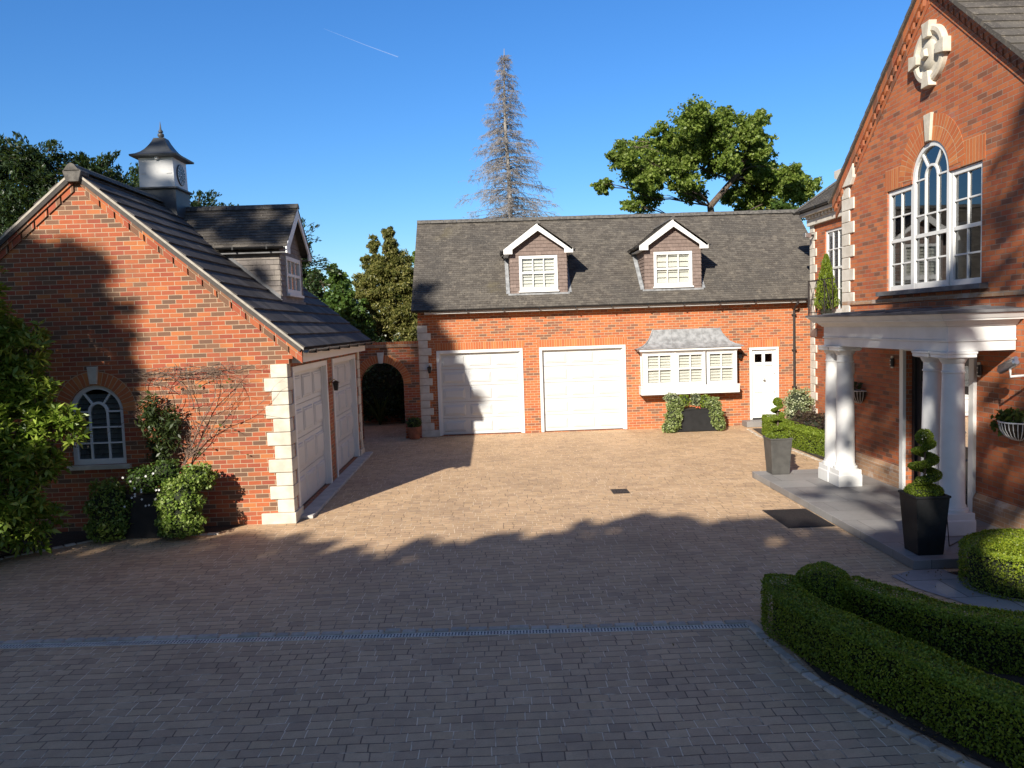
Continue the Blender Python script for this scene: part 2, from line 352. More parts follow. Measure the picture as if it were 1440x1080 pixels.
def dup(root, loc, label=None, group=None):
    r = root.copy(); COL.objects.link(r); r.location = loc
    if label: r['label'] = label
    if group: r['group'] = group
    for ch in list(root.children):
        c = ch.copy(); COL.objects.link(c); c.parent = r
        for gch in list(ch.children):
            d = gch.copy(); COL.objects.link(d); d.parent = c
    return r
# ---- foliage
def leaves(name, P, size, mat, parent=None, root=None, aspect=.55, D=None, up=.5, droop=0., fold=.12, label=None, NR=None):
    P = np.asarray(P, float); n = len(P); base = np.array(root.location if root else (0, 0, 0), float); P = P-base
    size = np.broadcast_to(np.asarray(size, float), (n,))*rng.uniform(.65, 1.25, n)
    t = rng.normal(size=(n, 3)) if D is None else np.asarray(D, float) + rng.normal(size=(n, 3))*.35
    t[:, 2] -= droop; t /= np.linalg.norm(t, axis=1)[:, None]+1e-9
    nr = rng.normal(size=(n, 3)); nr[:, 2] += up*2
    if NR is not None: nr = np.asarray(NR)*1.6 + rng.normal(size=(n, 3))*.6
    b = np.cross(nr, t); b /= np.linalg.norm(b, axis=1)[:, None]+1e-9; nn = np.cross(t, b)
    L, W = t*size[:, None], b*(size*aspect*.5)[:, None]; F = nn*(size*fold)[:, None]
    V = np.stack([P-L*.5, P+W+F, P+L*.5, P-W+F], 1).reshape(-1, 3)
    me = bpy.data.meshes.new(name); me.vertices.add(4*n); me.vertices.foreach_set('co', V.ravel().astype(np.float32))
    me.loops.add(4*n); me.polygons.add(n); me.loops.foreach_set('vertex_index', np.arange(4*n, dtype=np.int32))
    me.polygons.foreach_set('loop_start', np.arange(0, 4*n, 4, dtype=np.int32))
    me.update(); me.validate(); me.materials.append(M[mat])
    o = bpy.data.objects.new(name, me); COL.objects.link(o)
    if parent: o.parent = parent
    if label: o['label'] = label
    return o
def ball(c, r, n, shell=.55, lump=1.):
    r = np.broadcast_to(np.asarray(r, float), (3,)); d = rng.normal(size=(n, 3)); d /= np.linalg.norm(d, axis=1)[:, None]
    rad = (shell + (1-shell)*rng.random(n))**1.0
    lump = 1 + lump*(.18*np.sin(d[:, 0]*7+c[0]*3) * np.cos(d[:, 1]*6+c[1]*5) + .12*np.sin(d[:, 2]*9+c[2]))
    return np.array(c) + d*(rad*lump)[:, None]*r
def clusters(cs, per, sub=7, shell=.2, rs=1.):
    """each (centre, radius): a handful of small irregular leaf clumps with gaps between them"""
    out = []
    for c, r in cs:
        c = np.array(c, float); k = max(3, int(sub*(r if np.isscalar(r) else max(r))**1.2))
        for _ in range(k):
            d = rng.normal(size=3); d /= np.linalg.norm(d); cc = c + d*np.asarray(r)*rng.uniform(.25, .95)
            rr = rng.uniform(.22, .48)*np.mean(r)*rs
            out.append(ball(cc, (rr, rr, rr*.75), int(per*rng.uniform(.6, 1.4)), shell))
    return np.concatenate(out)
def limb(mb, a, b, r0, r1, sag=.15, n=7, seg=6):
    a, b = Vector(a), Vector(b); L = (b-a).length; side = Vector((random.uniform(-1, 1), random.uniform(-1, 1), random.uniform(-.3, 1)))*L*sag
    pts, R = [], []
    for i in range(n+1):
        t = i/n; p = a.lerp(b, t) + side*math.sin(t*math.pi)*(1 if i not in (0, n) else 0)
        if 0 < i < n: p += Vector((random.uniform(-1, 1), random.uniform(-1, 1), random.uniform(-1, 1)))*L*.025
        pts.append(p); R.append(r0+(r1-r0)*t)
    mb.tube(pts, R, seg); return pts

# ---- windows and doors; the frame fr has u across, v up, w outwards
def sash(fr, u0, u1, v0, v1, cols, rows, w, root, parent=None, mid=None, fw=.06, bar=.022, back='shutter', bw=-.05, sill=.05, glass='glass', name='window', slat=.085):
    mb = MB(); d = .07
    mb.box(u0, u0+fw, v0, v1, w-d, w, fr); mb.box(u1-fw, u1, v0, v1, w-d, w, fr)
    mb.box(u0+fw, u1-fw, v1-fw, v1, w-d, w-.002, fr); mb.box(u0+fw, u1-fw, v0, v0+fw*1.2, w-d, w-.002, fr)
    a, b, c, e = u0+fw, u1-fw, v0+fw*1.2, v1-fw
    if mid: mb.box(a, b, mid-.03, mid+.03, w-d, w-.006, fr)
    zones = [(c, mid-.03, rows//2), (mid+.03, e, rows-rows//2)] if mid else [(c, e, rows)]
    for z0, z1, n in zones:
        for i in range(1, n): vv = z0+(z1-z0)*i/n; mb.box(a, b, vv-bar/2, vv+bar/2, w-.05, w-.016, fr)
        for j in range(1, cols): uu = a+(b-a)*j/cols; mb.box(uu-bar/2, uu+bar/2, z0, z1, w-.05, w-.014, fr)
    if sill: mb.box(u0-.03, u1+.03, v0-sill, v0-.001, w-.05, w+.05, fr)
    f = mb.build(name, 'white', parent or root, root, bevel=.004)
    MB().add([fr(a, c, w-.042), fr(b, c, w-.042), fr(b, e, w-.042), fr(a, e, w-.042)], [(0, 1, 2, 3)]).build('pane', glass, f, root)
    if back == 'shutter':
        sb = MB(); z = c+.01
        while z < e-.02:
            sb.add([fr(a, z, w+bw-.015), fr(b, z, w+bw-.015), fr(b, z+slat*.92, w+bw-.055), fr(a, z+slat*.92, w+bw-.055)], [(0, 1, 2, 3)]); z += slat
        for j in range(cols+1): uu = a+(b-a)*j/cols; sb.box(uu-.022, uu+.022, c, e, w+bw-.03, w+bw-.012, fr)
        sb.build('shutter', 'blind', f, root)
    return f
def arched_window(fr, cu, hw, v0, spring, w, root, cols=3):
    mb = MB(); fw = .07; d = .08
    mb.box(cu-hw, cu-hw+fw, v0, spring, w-d, w, fr); mb.box(cu+hw-fw, cu+hw, v0, spring, w-d, w, fr)
    mb.box(cu-hw+fw, cu+hw-fw, v0, v0+.09, w-d, w-.002, fr); mb.arc(fr, cu, spring, hw-fw, hw, 0, math.pi, w-d, w-.001, 20)
    a, b = cu-hw+fw, cu+hw-fw; ir = hw*.33
    mb.arc(fr, cu, spring, ir-.02, ir+.02, 0, math.pi, w-.05, w-.012, 14)
    for s in (-1, 1):
        mb.box(cu+s*ir-.014, cu+s*ir+.014, v0+.09, spring, w-.05, w-.012, fr)
        an = math.pi/2 - s*.62; c, q = math.cos(an), math.sin(an)
        p0, p1 = (cu+(ir+.015)*c, spring+(ir+.015)*q), (cu+(hw-fw+.01)*c, spring+(hw-fw+.01)*q); nx, ny = -q*.014, c*.014
        mb.prism([(p0[0]-nx, p0[1]-ny), (p1[0]-nx, p1[1]-ny), (p1[0]+nx, p1[1]+ny), (p0[0]+nx, p0[1]+ny)], w-.05, w-.014, fr)
    H = spring-v0-.09
    for i in (1, 2, 3): vv = v0+.09+H*i/3; mb.box(a, b, vv-.012, vv+.012, w-.05, w-.016, fr) if i < 3 else (mb.box(a, cu-ir, vv-.012, vv+.012, w-.05, w-.016, fr), mb.box(cu+ir, b, vv-.012, vv+.012, w-.05, w-.016, fr))
    f = mb.build('arched_window', 'white', root, root)
    N = 20; P = [(a, v0+.05), (b, v0+.05)] + [(cu+(hw-fw)*math.cos(math.pi*i/N), spring+(hw-fw)*math.sin(math.pi*i/N)) for i in range(N+1)]
    MB().add([fr(u, v, w-.045) for u, v in P], [tuple(range(len(P)))]).build('pane', 'glass_dark', f, root)
    sb = MB(); z = v0+.08
    while z < spring+hw-fw-.1:
        hh = (hw-fw) if z < spring else math.sqrt(max(0, (hw-fw)**2-(z-spring)**2))
        sb.add([fr(cu-hh, z, w-.07), fr(cu+hh, z, w-.07), fr(cu+hh, z+.075, w-.11), fr(cu-hh, z+.075, w-.11)], [(0, 1, 2, 3)]); z += .085
    sb.build('shutter', 'blind', f, root); return f
def garage_door(fr, u0, u1, v0, v1, w, root, cols=3, rows=5, fw=.10, proud=.025, label=None):
    mb = MB(); g = .009; a, b, t = u0+fw, u1-fw, v1-fw; h = (t-v0-.015)/rows
    for r in range(rows):
        z0, z1 = v0+.015+r*h+g/2, v0+.015+(r+1)*h-g/2; mb.box(a, b, z0, z1, w-.05, w, fr)
        cw = (b-a)/cols
        for c in range(cols):
            x0, x1 = a+c*cw+.075, a+(c+1)*cw-.075; y0, y1 = z0+.085, z1-.085
            mb.frust(x0, x1, y0, y1, w-.001, w+.02, .02, fr); mb.frust(x0+.045, x1-.045, y0+.045, y1-.045, w+.019, w+.032, .012, fr)
    o = mb.build('garage_door', 'door_white', root, root, label=label)
    f = MB(); f.box(u0, a, v0, v1, w-.06, proud, fr); f.box(b, u1, v0, v1, w-.06, proud, fr); f.box(a, b, t, v1, w-.06, proud-.002, fr)
    f.box(a, a+.03, v0, t, w-.05, w+.035, fr); f.box(b-.03, b, v0, t, w-.05, w+.035, fr); f.box(a+.03, b-.03, t-.03, t, w-.05, w+.034, fr)
    f.build('door_frame', 'white', o, root, bevel=.004)
    MB().box(a, b, v0, v0+.014, w-.03, w+.004, fr).build('bottom_seal', 'black', o, root); return o
def quoins(fr, root, z0, n, h, faces, name='corner_quoins', mat='stone', proud=.028, start=1, base=None):
    """faces: list of (frame, direction sign, narrow, wide) sharing the corner at u=0"""
    mb = MB()
    for i in range(n):
        a, b = z0+i*h+.004, z0+(i+1)*h-.004
        for k, (f, s, na, wi) in enumerate(faces):
            wd = (wi if (i+start) % 2 else na); e0 = -proud if k == 0 else 0
            mb.box(s*e0, s*wd, a, b, -.01, proud, f)
    if base:
        for k, (f, s, na, wi) in enumerate(faces): mb.box(-s*(.05 if k == 0 else 0), s*(wi+.16), 0, base, -.01, .05, f)
    return mb.build(name, mat, root, root, bevel=.012)
def gutter(p0, p1, root, r=.055, mat='black', name='gutter'):
    p0, p1 = Vector(p0), Vector(p1); t = (p1-p0).normalized(); out = t.cross(Vector((0, 0, 1)))
    mb = MB(); N = 8; P = []
    for p in (p0, p1):
        P += [p + out*r*math.cos(math.pi+math.pi*i/N) + Vector((0, 0, r*math.sin(math.pi+math.pi*i/N))) for i in range(N+1)]
        P += [p + out*r*.86*math.cos(math.pi+math.pi*i/N) + Vector((0, 0, r*.86*math.sin(math.pi+math.pi*i/N))) for i in range(N, -1, -1)]
    n = 2*(N+1); mb.add(P, [(i, (i+1) % n, n+(i+1) % n, n+i) for i in range(n)] + [tuple(range(n)), tuple(range(n, 2*n))])
    L = (p1-p0).length; k = max(2, int(L/1.0))
    for i in range(k):
        q = p0.lerp(p1, (i+.5)/k); f = Fr(q, t); mb.box(-.015, .015, -r*1.2, .006, -r*1.12, r*1.12, f)
    return mb.build(name, mat, root, root)
def ridge_tiles(p0, p1, root, seg=.4, wd=.13, dp=.09, parent=None, mat='ridge', flat=False):
    p0, p1 = Vector(p0), Vector(p1); L = (p1-p0).length; n = max(1, int(L/seg)); f = Fr(p0, p1-p0); mb = MB()
    for i in range(n):
        a, b = L*i/n+.004, L*(i+1)/n-.004; j = random.uniform(0, .008); P = []
        for u in (a, b): P += [f(u, -dp, wd), f(u, .0+j, wd*.45), f(u, .03+j, 0), f(u, .0+j, -wd*.45), f(u, -dp, -wd)]
        mb.add(P, [(k, k+1, 6+k, 5+k) for k in range(4)] + [(0, 4, 3, 2, 1), (5, 6, 7, 8, 9)])
    return mb.build('ridge', mat, parent or root, root)
def lantern(loc, nrm, label):
    t = thing('wall_lantern', label, 'wall light', loc); f = Fr(loc, Vector((0, 0, 1)).cross(Vector(nrm)))
    MB().lathe(None, [(.045, 0), (.045, .02)], 12, f).build('back_plate', 'brass', t, t)
    MB().tube([f(0, 0, .01), f(0, .06, .05), f(0, .09, .1), f(0, .05, .13)], .009, 6).build('arm', 'brass', t, t)
    MB().square_lathe(f(0, -.06, .13), [(.035, -.09), (.055, .07), (.07, .075), (.02, .12)]).build('lamp_housing', 'black', t, t); return t
def band(mb, fr, u0, u1, v0, v1, w0, w1, vh, uo=0.):
    """one brick-high band whose texture follows the frame"""
    P = [fr(u, v, w) for w in (w0, w1) for v in (v0, v1) for u in (u0, u1)]
    q = [(u0+uo, .001), (u1+uo, .001), (u1+uo, vh-.001), (u0+uo, vh-.001)]; d = w1-w0
    mb.add(P, [(4, 5, 7, 6), (0, 1, 5, 4), (2, 6, 7, 3), (0, 4, 6, 2), (1, 3, 7, 5), (0, 2, 3, 1)],
           [q, [(u0+uo, .02), (u1+uo, .02), (u1+uo, .05), (u0+uo, .05)], [(u0+uo, .02), (u0+uo, .05), (u1+uo, .05), (u1+uo, .02)],
            [(.02, .01), (.02+d, .01), (.02+d, vh-.01), (.02, vh-.01)], [(.02, .01), (.02, vh-.01), (.02+d, vh-.01), (.02+d, .01)], None])
def smooth(o, ang=35):
    for p in o.data.polygons: p.use_smooth = True
    o.data.set_sharp_from_angle(angle=math.radians(ang)); return o

# ================================================================ SETTING
def sheet(name, poly, z, mat):
    mb = MB(); mb.add([(x, y, z) for x, y in poly], [tuple(t) for t in tessellate_polygon([[Vector((x, y, 0)) for x, y in poly]])])
    return struct(mb.build(name, mat))
sheet('ground', [(-400, -400), (400, -400), (400, 400), (-400, 400)], -.03, 'grass')
sheet('driveway', [(-13, -14), (10, -14), (10, 30), (-13, 30)], 0, 'paver')
sheet('flower_bed', [(2.78, 7.75), (3.1, 8.2), (3.6, 8.2), (4.1, 7.55), (4.6, 7.1), (9, 6.9), (9, 3.2), (4.3, 3.6), (3.5, 4.95), (3.12, 5.75), (2.82, 6.6)], .012, 'soil')
sheet('border_bed', [(7.3, 16.2), (9.38, 16.2), (9.38, 22.3), (7.5, 22.3), (7.3, 20.8)], .012, 'soil')
sheet('garage_bed', [(-9.8, 11.2), (-7.6, 11.4), (-6.4, 12.5), (-4.6, 12.62), (-4.25, 13.08), (-9.8, 13.08)], .012, 'soil')
sheet('hedge_bed', [(5.5, 9.25), (7.1, 9.38), (7.1, 6.95), (6.7, 7.0), (5.95, 8.35)], .012, 'soil')
sheet('stone_path', [(4.78, 9.2), (5.15, 9.39), (5.5, 9.39), (5.95, 8.4), (6.75, 6.95), (5.8, 6.95), (5.1, 8.2), (4.85, 8.75)], .008, 'flag')
pp = MB(); pp.box(5.17, 7.12, 9.40, 15.42, .002, .125); struct(pp.build('porch_platform', 'slab', bevel=.008))
st = MB()
def sett_line(pts, n, wd, dp, z=.012):
    P = [Vector((x, y, 0)) for x, y in pts]; D = [0]
    for a, b in zip(P, P[1:]): D.append(D[-1]+(b-a).length)
    L = D[-1]; d = 0
    def at(d):
        for i in range(len(P)-1):
            if d <= D[i+1]+1e-6: return P[i].lerp(P[i+1], (d-D[i])/(D[i+1]-D[i])), (P[i+1]-P[i]).normalized()
        return P[-1], (P[-1]-P[-2]).normalized()
    while d < L-.04:
        l = min(wd*random.uniform(.75, 1.25), L-d); p, t = at(d+l/2); f = Fr(p, t, Vector((0, 0, 1)).cross(t))
        h = z+random.uniform(0, .012); j = random.uniform(-.012, .012)
        st.frust(-l/2+.005, l/2-.005, -dp/2+j, dp/2+j, -.01, h, .012, f); d += l
DU = Vector((7.95, -.30, 0)).normalized(); DF = Fr((-7.5, 8.255, 0), DU, Vector((0, 0, 1)).cross(DU))
sett_line([tuple(DF(0, .10))[:2], tuple(DF(10.13, .10))[:2]], 0, .2, .10)
sett_line([(2.60, 8.02), (2.615, 7.83), (2.63, 7.62), (2.69, 6.91), (2.82, 6.34), (2.96, 5.88), (3.11, 5.54), (3.27, 5.18), (3.6, 4.6), (4.0, 4.1)], 0, .17, .10)
sett_line([(7.22, 16.2), (7.18, 18), (7.18, 19.5), (7.2, 21), (7.35, 22.2)], 0, .25, .08)
sett_line([(-9.8, 11.15), (-7.65, 11.35), (-6.45, 12.45), (-4.5, 12.58)], 0, .22, .09)
struct(st.build('stone_edging', 'sett'))
dr = MB(); dr.box(0, 10.13, -.055, -.048, -.03, .006, DF); dr.box(0, 10.13, .04, .047, -.03, .006, DF); u = .0
while u < 10.12: dr.box(u, u+.017, -.048, .04, -.012, .004, DF); u += .034
dr.box(0, 10.13, -.009, -.003, -.012, .003, DF)
t = thing('drain_channel', 'long slotted metal drain channel across the shaded paving', 'drain', tuple(DF(5, 0)))
dr.build('grating', 'grate', t, t); MB().box(0, 10.13, -.047, .039, -.03, .0015, DF).build('channel', 'black', t, t)
t = thing('drain_cover', 'small rusty rectangular drain cover in the sunlit paving', 'drain cover', (2.36, 14.6, 0))
d = MB(); d.box(2.2, 2.52, 14.4, 14.8, .001, .004); d.build('frame', 'iron', t, t)
d = MB()
for k in range(5):
    for q in range(2): d.box(2.225+k*.058, 2.262+k*.058, 14.43+q*.18, 14.59+q*.18, .0045, .012)
d.build('grid', 'iron', t, t)

# ================================================================ DORMERS (shared by both garages)
def dormer(D, root, z0, m, hw, ze, za, ho, ve, win, wmat, ov=.2, rmat='roof_tile', back='shutter', gut=True, slat=.085, fmat='lead', smat='white'):
    U, Wv, Z = D.U, D.W, Vector((0, 0, 1)); wu0, wu1, wv0, wv1 = win; de = (ze-z0)/m
    inwin = lambda u, v: wu0 < u < wu1 and wv0 < v < wv1
    mb = MB(); poly = [(-hw, z0-.06), (hw, z0-.06), (hw, ze), (0, za-.22), (-hw, ze)]
    mb.wall(poly, [[(wu0+.01, wv0), (wu1-.01, wv0), (wu1-.01, wv1-.01), (wu0+.01, wv1-.01)]], .1, D)
    f = Fr(D(-hw, z0, 0), U)
    mb.tiles(f, 2*hw, za-z0-.2, .17, .105, .02, keep=lambda a, b: not inwin(a-hw, b+z0+.03) and not inwin(a-hw, b+z0-.03) and abs(a-hw) < hw-max(0, b+z0-ze)/(za-.22-ze)*hw*1.0+.02)
    mb.add([D(hw, z0-.05, -.1), D(hw, ze, -.1), D(hw, ze, -de)], [(0, 1, 2)]); mb.add([D(-hw, z0-.05, -.1), D(-hw, ze, -.1), D(-hw, ze, -de)], [(0, 1, 2)])
    c1 = Fr(D(hw, z0, 0), -Wv); mb.tiles(c1, de, ze-z0, .17, .105, .02, keep=lambda a, b: b > a*m-.03)
    c2 = Fr(D(-hw, z0, -de), Wv); mb.tiles(c2, de, ze-z0, .17, .105, .02, keep=lambda a, b: b > (de-a)*m-.03)
    mb.build('dormer_wall', wmat, root, root)
    dr_ = (za-z0)/m; de2 = (ve-z0)/m; sl = math.hypot(ho, za-ve); rb = MB()
    for s in (1, -1):
        V = (-s*U*ho + Z*(za-ve)).normalized(); L = ov+dr_
        if s == 1: R = Fr(D(ho, ve, ov), -Wv, V)
        else: R = Fr(D(-ho, ve, -dr_), Wv, V)
        dd = lambda a: (a-ov) if s == 1 else (dr_-a)
        e0, e1 = (0, ov+de2) if s == 1 else (dr_-de2, L)
        rb.prism([(e0, 0), (e1, 0), (L if s == 1 else L, sl), (0, sl)], -.06, -.002, R)
        rb.tiles(R, L, sl, .165, .1, .016, keep=lambda a, b: z0+dd(a)*m < ve+b*(za-ve)/sl+.04)
    ro = rb.build('dormer_roof', rmat, root, root)
    ridge_tiles(D(0, za+.03, ov+.02), D(0, za+.03, -dr_), root, .35, .1, .07, ro)
    for s in (1, -1):
        bb = MB(); P = [(0, za-.02), (-s*ho, ve-.0), (-s*ho, ve-.13), (-s*(ho-.26), ve-.13), (-s*(ho-.26), ve-.0), (0, za-.24)]
        bb.prism(P, ov-.03, ov+.002+.002*s, D); bb.build('bargeboard', 'white', ro, root)
    for s in (1, -1): MB().box(s*hw, s*(ho-.02), ve-.125, ve-.1, -de2, ov-.03, D).build('soffit', smat, ro, root)
    if gut:
        for s in (1, -1):
            a, b = D(s*(ho+.05), ve-.0, ov-.04), D(s*(ho+.05), ve-.0, -de2+.1)
            gutter(a if s == -1 else b, b if s == -1 else a, root, .045).parent = ro
    fl = MB(); fl.box(-hw-.07, hw+.07, z0-.075, z0+.035, .0, .035, D)
    for s in (1, -1):
        N = 6
        for i in range(N):
            a, b = de*i/N, de*(i+1)/N
            P = [D(s*(hw+.02), z0+a*m+.035, -a), D(s*(hw+.13), z0+a*m+.03, -a), D(s*(hw+.13), z0+b*m+.03, -b), D(s*(hw+.02), z0+b*m+.035, -b)]
            fl.add(P, [(0, 1, 2, 3)]); fl.add([D(s*(hw+.024), z0+a*m+.03, -a), D(s*(hw+.024), z0+a*m+.11, -a), D(s*(hw+.024), z0+b*m+.11, -b), D(s*(hw+.024), z0+b*m+.03, -b)], [(0, 1, 2, 3)])
    fl.build('flashing', fmat, root, root)
    return sash(D, wu0, wu1, wv0, wv1, 3, 2, .03, root, mid=(wv0+wv1)/2+.01, fw=.085, bar=.03, back=back, slat=slat)

# ================================================================ LEFT GARAGE
lg = thing('garage_building', 'red brick double garage with tall gable, stone quoins and clock turret', 'garage', (-6.65, 16.6, 0))
A = Fr((0, 13.1, 0), (1, 0, 0)); B = Fr((-3.43, 0, 0), (0, 1, 0)); RX, RZ, RM = -6.65, 5.95, .845
rz = lambda x: RZ-RM*abs(x-RX)
cu, hw, sv, sp = -6.6, .445, 1.12, 2.005
arch = [(cu+hw, sv)] + [(cu+hw*math.cos(math.pi*i/20), sp+hw*math.sin(math.pi*i/20)) for i in range(21)] + [(cu-hw, sv)]
mb = MB()
mb.wall([(-9.87, 0), (-3.43, 0), (-3.43, 2.70), (-3.375, 2.70), (-3.375, 2.78), (-3.31, 2.78), (-3.31, 2.86), (-3.24, 2.86), (-3.24, rz(-3.24)-.1), (RX, RZ-.1), (-10.06, rz(-10.06)-.1), (-10.06, 2.86), (-9.87, 2.7)], [arch], .2, A)
mb.wall([(13.3, 0), (20.2, 0), (20.2, 2.8), (13.3, 2.8)], [[(13.45, .06), (16.25, .06), (16.25, 2.63), (13.45, 2.63)], [(16.83, .06), (19.64, .06), (19.64, 2.63), (16.83, 2.63)]], .2, B)
mb.wall([(3.63, 0), (9.87, 0), (9.87, 2.9), (6.65, 5.8), (3.63, 3.2)], [], .2, Fr((0, 20.2, 0), (-1, 0, 0)))
mb.wall([(-20, 0), (-13.3, 0), (-13.3, 2.9), (-20, 2.9)], [], .2, Fr((-9.87, 0, 0), (0, -1, 0)))
mb.build('wall', 'brick_left', lg, lg)
ab = MB(); ab.arc(A, cu, sp, hw+.003, hw+.235, 0, math.pi, -.01, .004, 26); ab.build('brick_arch', 'soldier', lg, lg)
MB().prism([(cu-.055, sp+hw+.02), (cu+.055, sp+hw+.02), (cu+.085, sp+hw+.31), (cu-.085, sp+hw+.31)], -.01, .045, A).build('keystone', 'stone', lg, lg, bevel=.006)
arched_window(A, cu, hw, sv, sp, -.05, lg)
MB().box(cu-.52, cu+.52, sv-.075, sv-.002, -.02, .06, A).build('sill', 'stone', lg, lg, bevel=.006)
vg = MB(); vm = MB(); sln = math.hypot(1, RM); SLEN = 3.55*sln
for s in (1, -1):
    k = .003 if s == 1 else 0
    F = Fr((RX+s*3.55, 13.1, 2.95), Vector((-s, 0, RM)))           # along the verge, upwards
    if F.W.y > 0: F = Fr((RX, 13.1, RZ), Vector((s, 0, -RM)))       # keep the texture facing out
    off = 0
    va, vb = -.055, -.175
    band(vg, F, .12, SLEN-.05, vb, va, -.02, .07+k, .075)
    u = .2
    while u < SLEN-.25:
        band(vg, F, u, u+.262, vb-.115, vb-.003, -.02, .035+k, .075, random.random()*9); u += .295
    vm.box(0, SLEN-(.001 if s == 1 else .004), -.034, .010, .06, .11, F)
vg.build('verge_brickwork', 'brick_left', lg, lg, bevel=.003)
vm.build('verge', 'verge', lg, lg)
MB().prism([(RX-.15, RZ-.02), (RX-.10, RZ-.19), (RX+.10, RZ-.19), (RX+.15, RZ-.02), (RX, RZ+.10)], -.15, .13, A).build('ridge_end', 'ridge', lg, lg, bevel=.008)
rf = MB(); DY0, DY1 = 15.85, 17.75
E = Fr((-3.1, 13.02, 2.95), (0, 1, 0), (-1, 0, RM)); Wd = 7.33
rf.box(0, Wd, .02, SLEN-.01, -.09, 0, E)
def keepE(a, b):
    x = -3.1-b/sln; y = 13.02+a
    return not (DY0+.06 < y < DY1-.06 and -5.3 < x < -4.25)
rf.tiles(E, Wd, SLEN, .36, .345, .034, keep=keepE, jit=.002)
Ww = Fr((-10.2, 20.35, 2.95), (0, -1, 0), (1, 0, RM)); rf.box(0, Wd, .02, SLEN-.01, -.09, 0, Ww); rf.tiles(Ww, Wd, SLEN, .36, .345, .034)
ro = rf.build('roof', 'slate_big', lg, lg)
ridge_tiles((RX, 12.95, RZ+.07), (RX, 20.35, RZ+.07), lg, .45, .12, .08, ro)
quoins(None, lg, .19, 11, .228, [(Fr((-3.43, 13.1, 0), (1, 0, 0)), -1, .255, .37), (Fr((-3.43, 13.1, 0), (0, 1, 0)), 1, .20, .335)], start=0, base=.19)
quoins(None, lg, .19, 11, .228, [(Fr((-3.43, 20.2, 0), (0, 1, 0)), -1, .22, .34)], start=0, base=.19)
garage_door(B, 13.45, 16.25, .06, 2.63, -.10, lg, 3, 4)
garage_door(B, 16.83, 19.64, .06, 2.63, -.10, lg, 3, 4)
mb = MB(); mb.box(13.36, 20.3, .001, .058, -.10, .26, B); mb.build('door_sill', 'concrete', lg, lg, bevel=.01)
MB().box(13.31, 20.2, 2.70, 2.87, .02, .19, B).build('fascia', 'white', lg, lg)
sold = MB(); gutter((-3.06, 20.36, 2.93), (-3.06, 13.0, 2.93), lg, .06)
# dormer on the left garage
D = Fr((-4.17, 16.8, 0), (0, 1, 0))
dormer(D, lg, 3.855, RM, .92, 4.88, 5.86, 1.08, 4.93, (-.5, .68, 4.02, 4.80), 'tile_hung_grey', ov=.2, fmat='lead_dark', smat='lead_dark')
# clock turret
cx, cy = -6.65, 16.62
MB().square_lathe((cx, cy, 0), [(.375, 5.2), (.375, 6.20), (.43, 6.215), (.43, 6.245), (.36, 6.25)]).build('turret_base', 'cup_metal', lg, lg)
tb = MB(); tb.square_lathe((cx, cy, 0), [(.355, 6.24), (.345, 6.86)])
for q in (-1, 1): tb.box(cx+q*.26-.05, cx+q*.26+.05, cy-.362, cy-.352, 6.52, 6.535)
tb.build('turret_body', 'white_col', lg, lg, bevel=.006)
tr = MB().square_lathe((cx, cy, 0), [(.30, 6.83), (.47, 6.86), (.475, 6.895), (.385, 6.93), (.31, 6.98), (.245, 7.05), (.19, 7.13), (.145, 7.21), (.11, 7.29), (.04, 7.30)]).build('turret_roof', 'cup_metal', lg, lg)
smooth(MB().lathe((cx, cy, 0), [(.03, 7.29), (.035, 7.31), (.065, 7.345), (.06, 7.39), (.025, 7.41), (.05, 7.425), (.045, 7.45), (.02, 7.48), (.012, 7.56), (.003, 7.64)], 14).build('finial', 'cup_metal', tr, lg), 60)
CF = Fr((cx+.352, cy, 6.54), (0, 1, 0))
ck = MB(); ck.lathe(None, [(.215, 0), (.215, .018), (.205, .022), (.20, .022)], 40, CF); ckf = ck.build('clock_face', 'black', lg, lg)
cn = MB()
for k in range(12):
    a = math.pi*k/6; s, c = math.sin(a), math.cos(a); nx, ny = c*.017, -s*.017
    if k % 3: cn.prism([(s*.125-nx*.5, c*.125-ny*.5), (s*.125+nx*.5, c*.125+ny*.5), (s*.185+nx, c*.185+ny), (s*.185-nx, c*.185-ny)], .021, .026, CF)
    else:
        for q in (-1, 1): cn.prism([(s*.12+q*nx*1.1-nx*.4, c*.12+q*ny*1.1-ny*.4), (s*.12+q*nx*1.1+nx*.4, c*.12+q*ny*1.1+ny*.4), (s*.185+q*nx*1.2+nx*.45, c*.185+q*ny*1.2+ny*.45), (s*.185+q*nx*1.2-nx*.45, c*.185+q*ny*1.2-ny*.45)], .021, .026, CF)
cn.arc(CF, 0, 0, .078, .088, 0, 2*math.pi, .021, .025, 30); cn.arc(CF, 0, 0, .193, .199, 0, 2*math.pi, .021, .025, 40)
cn.build('numerals', 'white', ckf, lg)
hd = MB()
for an, l, wd in ((math.radians(255), .10, .010), (math.radians(150), .15, .007)):
    s, c = math.sin(an), math.cos(an); hd.prism([(-c*wd, s*wd), (c*wd, -s*wd), (s*l+c*wd*.4, c*l-s*wd*.4), (s*l-c*wd*.4, c*l+s*wd*.4)], .027, .031, CF)
hd.build('clock_hands', 'white', ckf, lg)
MB().lathe(None, [(.045, 0), (.05, .015), (.035, .03), (.03, .05)], 14, Fr((cx+.03, cy-.352, 6.83), (1, 0, 0))).build('turret_lamp', 'white', lg, lg)
lantern((-3.43, 16.54, 2.12), (1, 0, 0), 'black lantern on the brick pier between the two shaded garage doors')

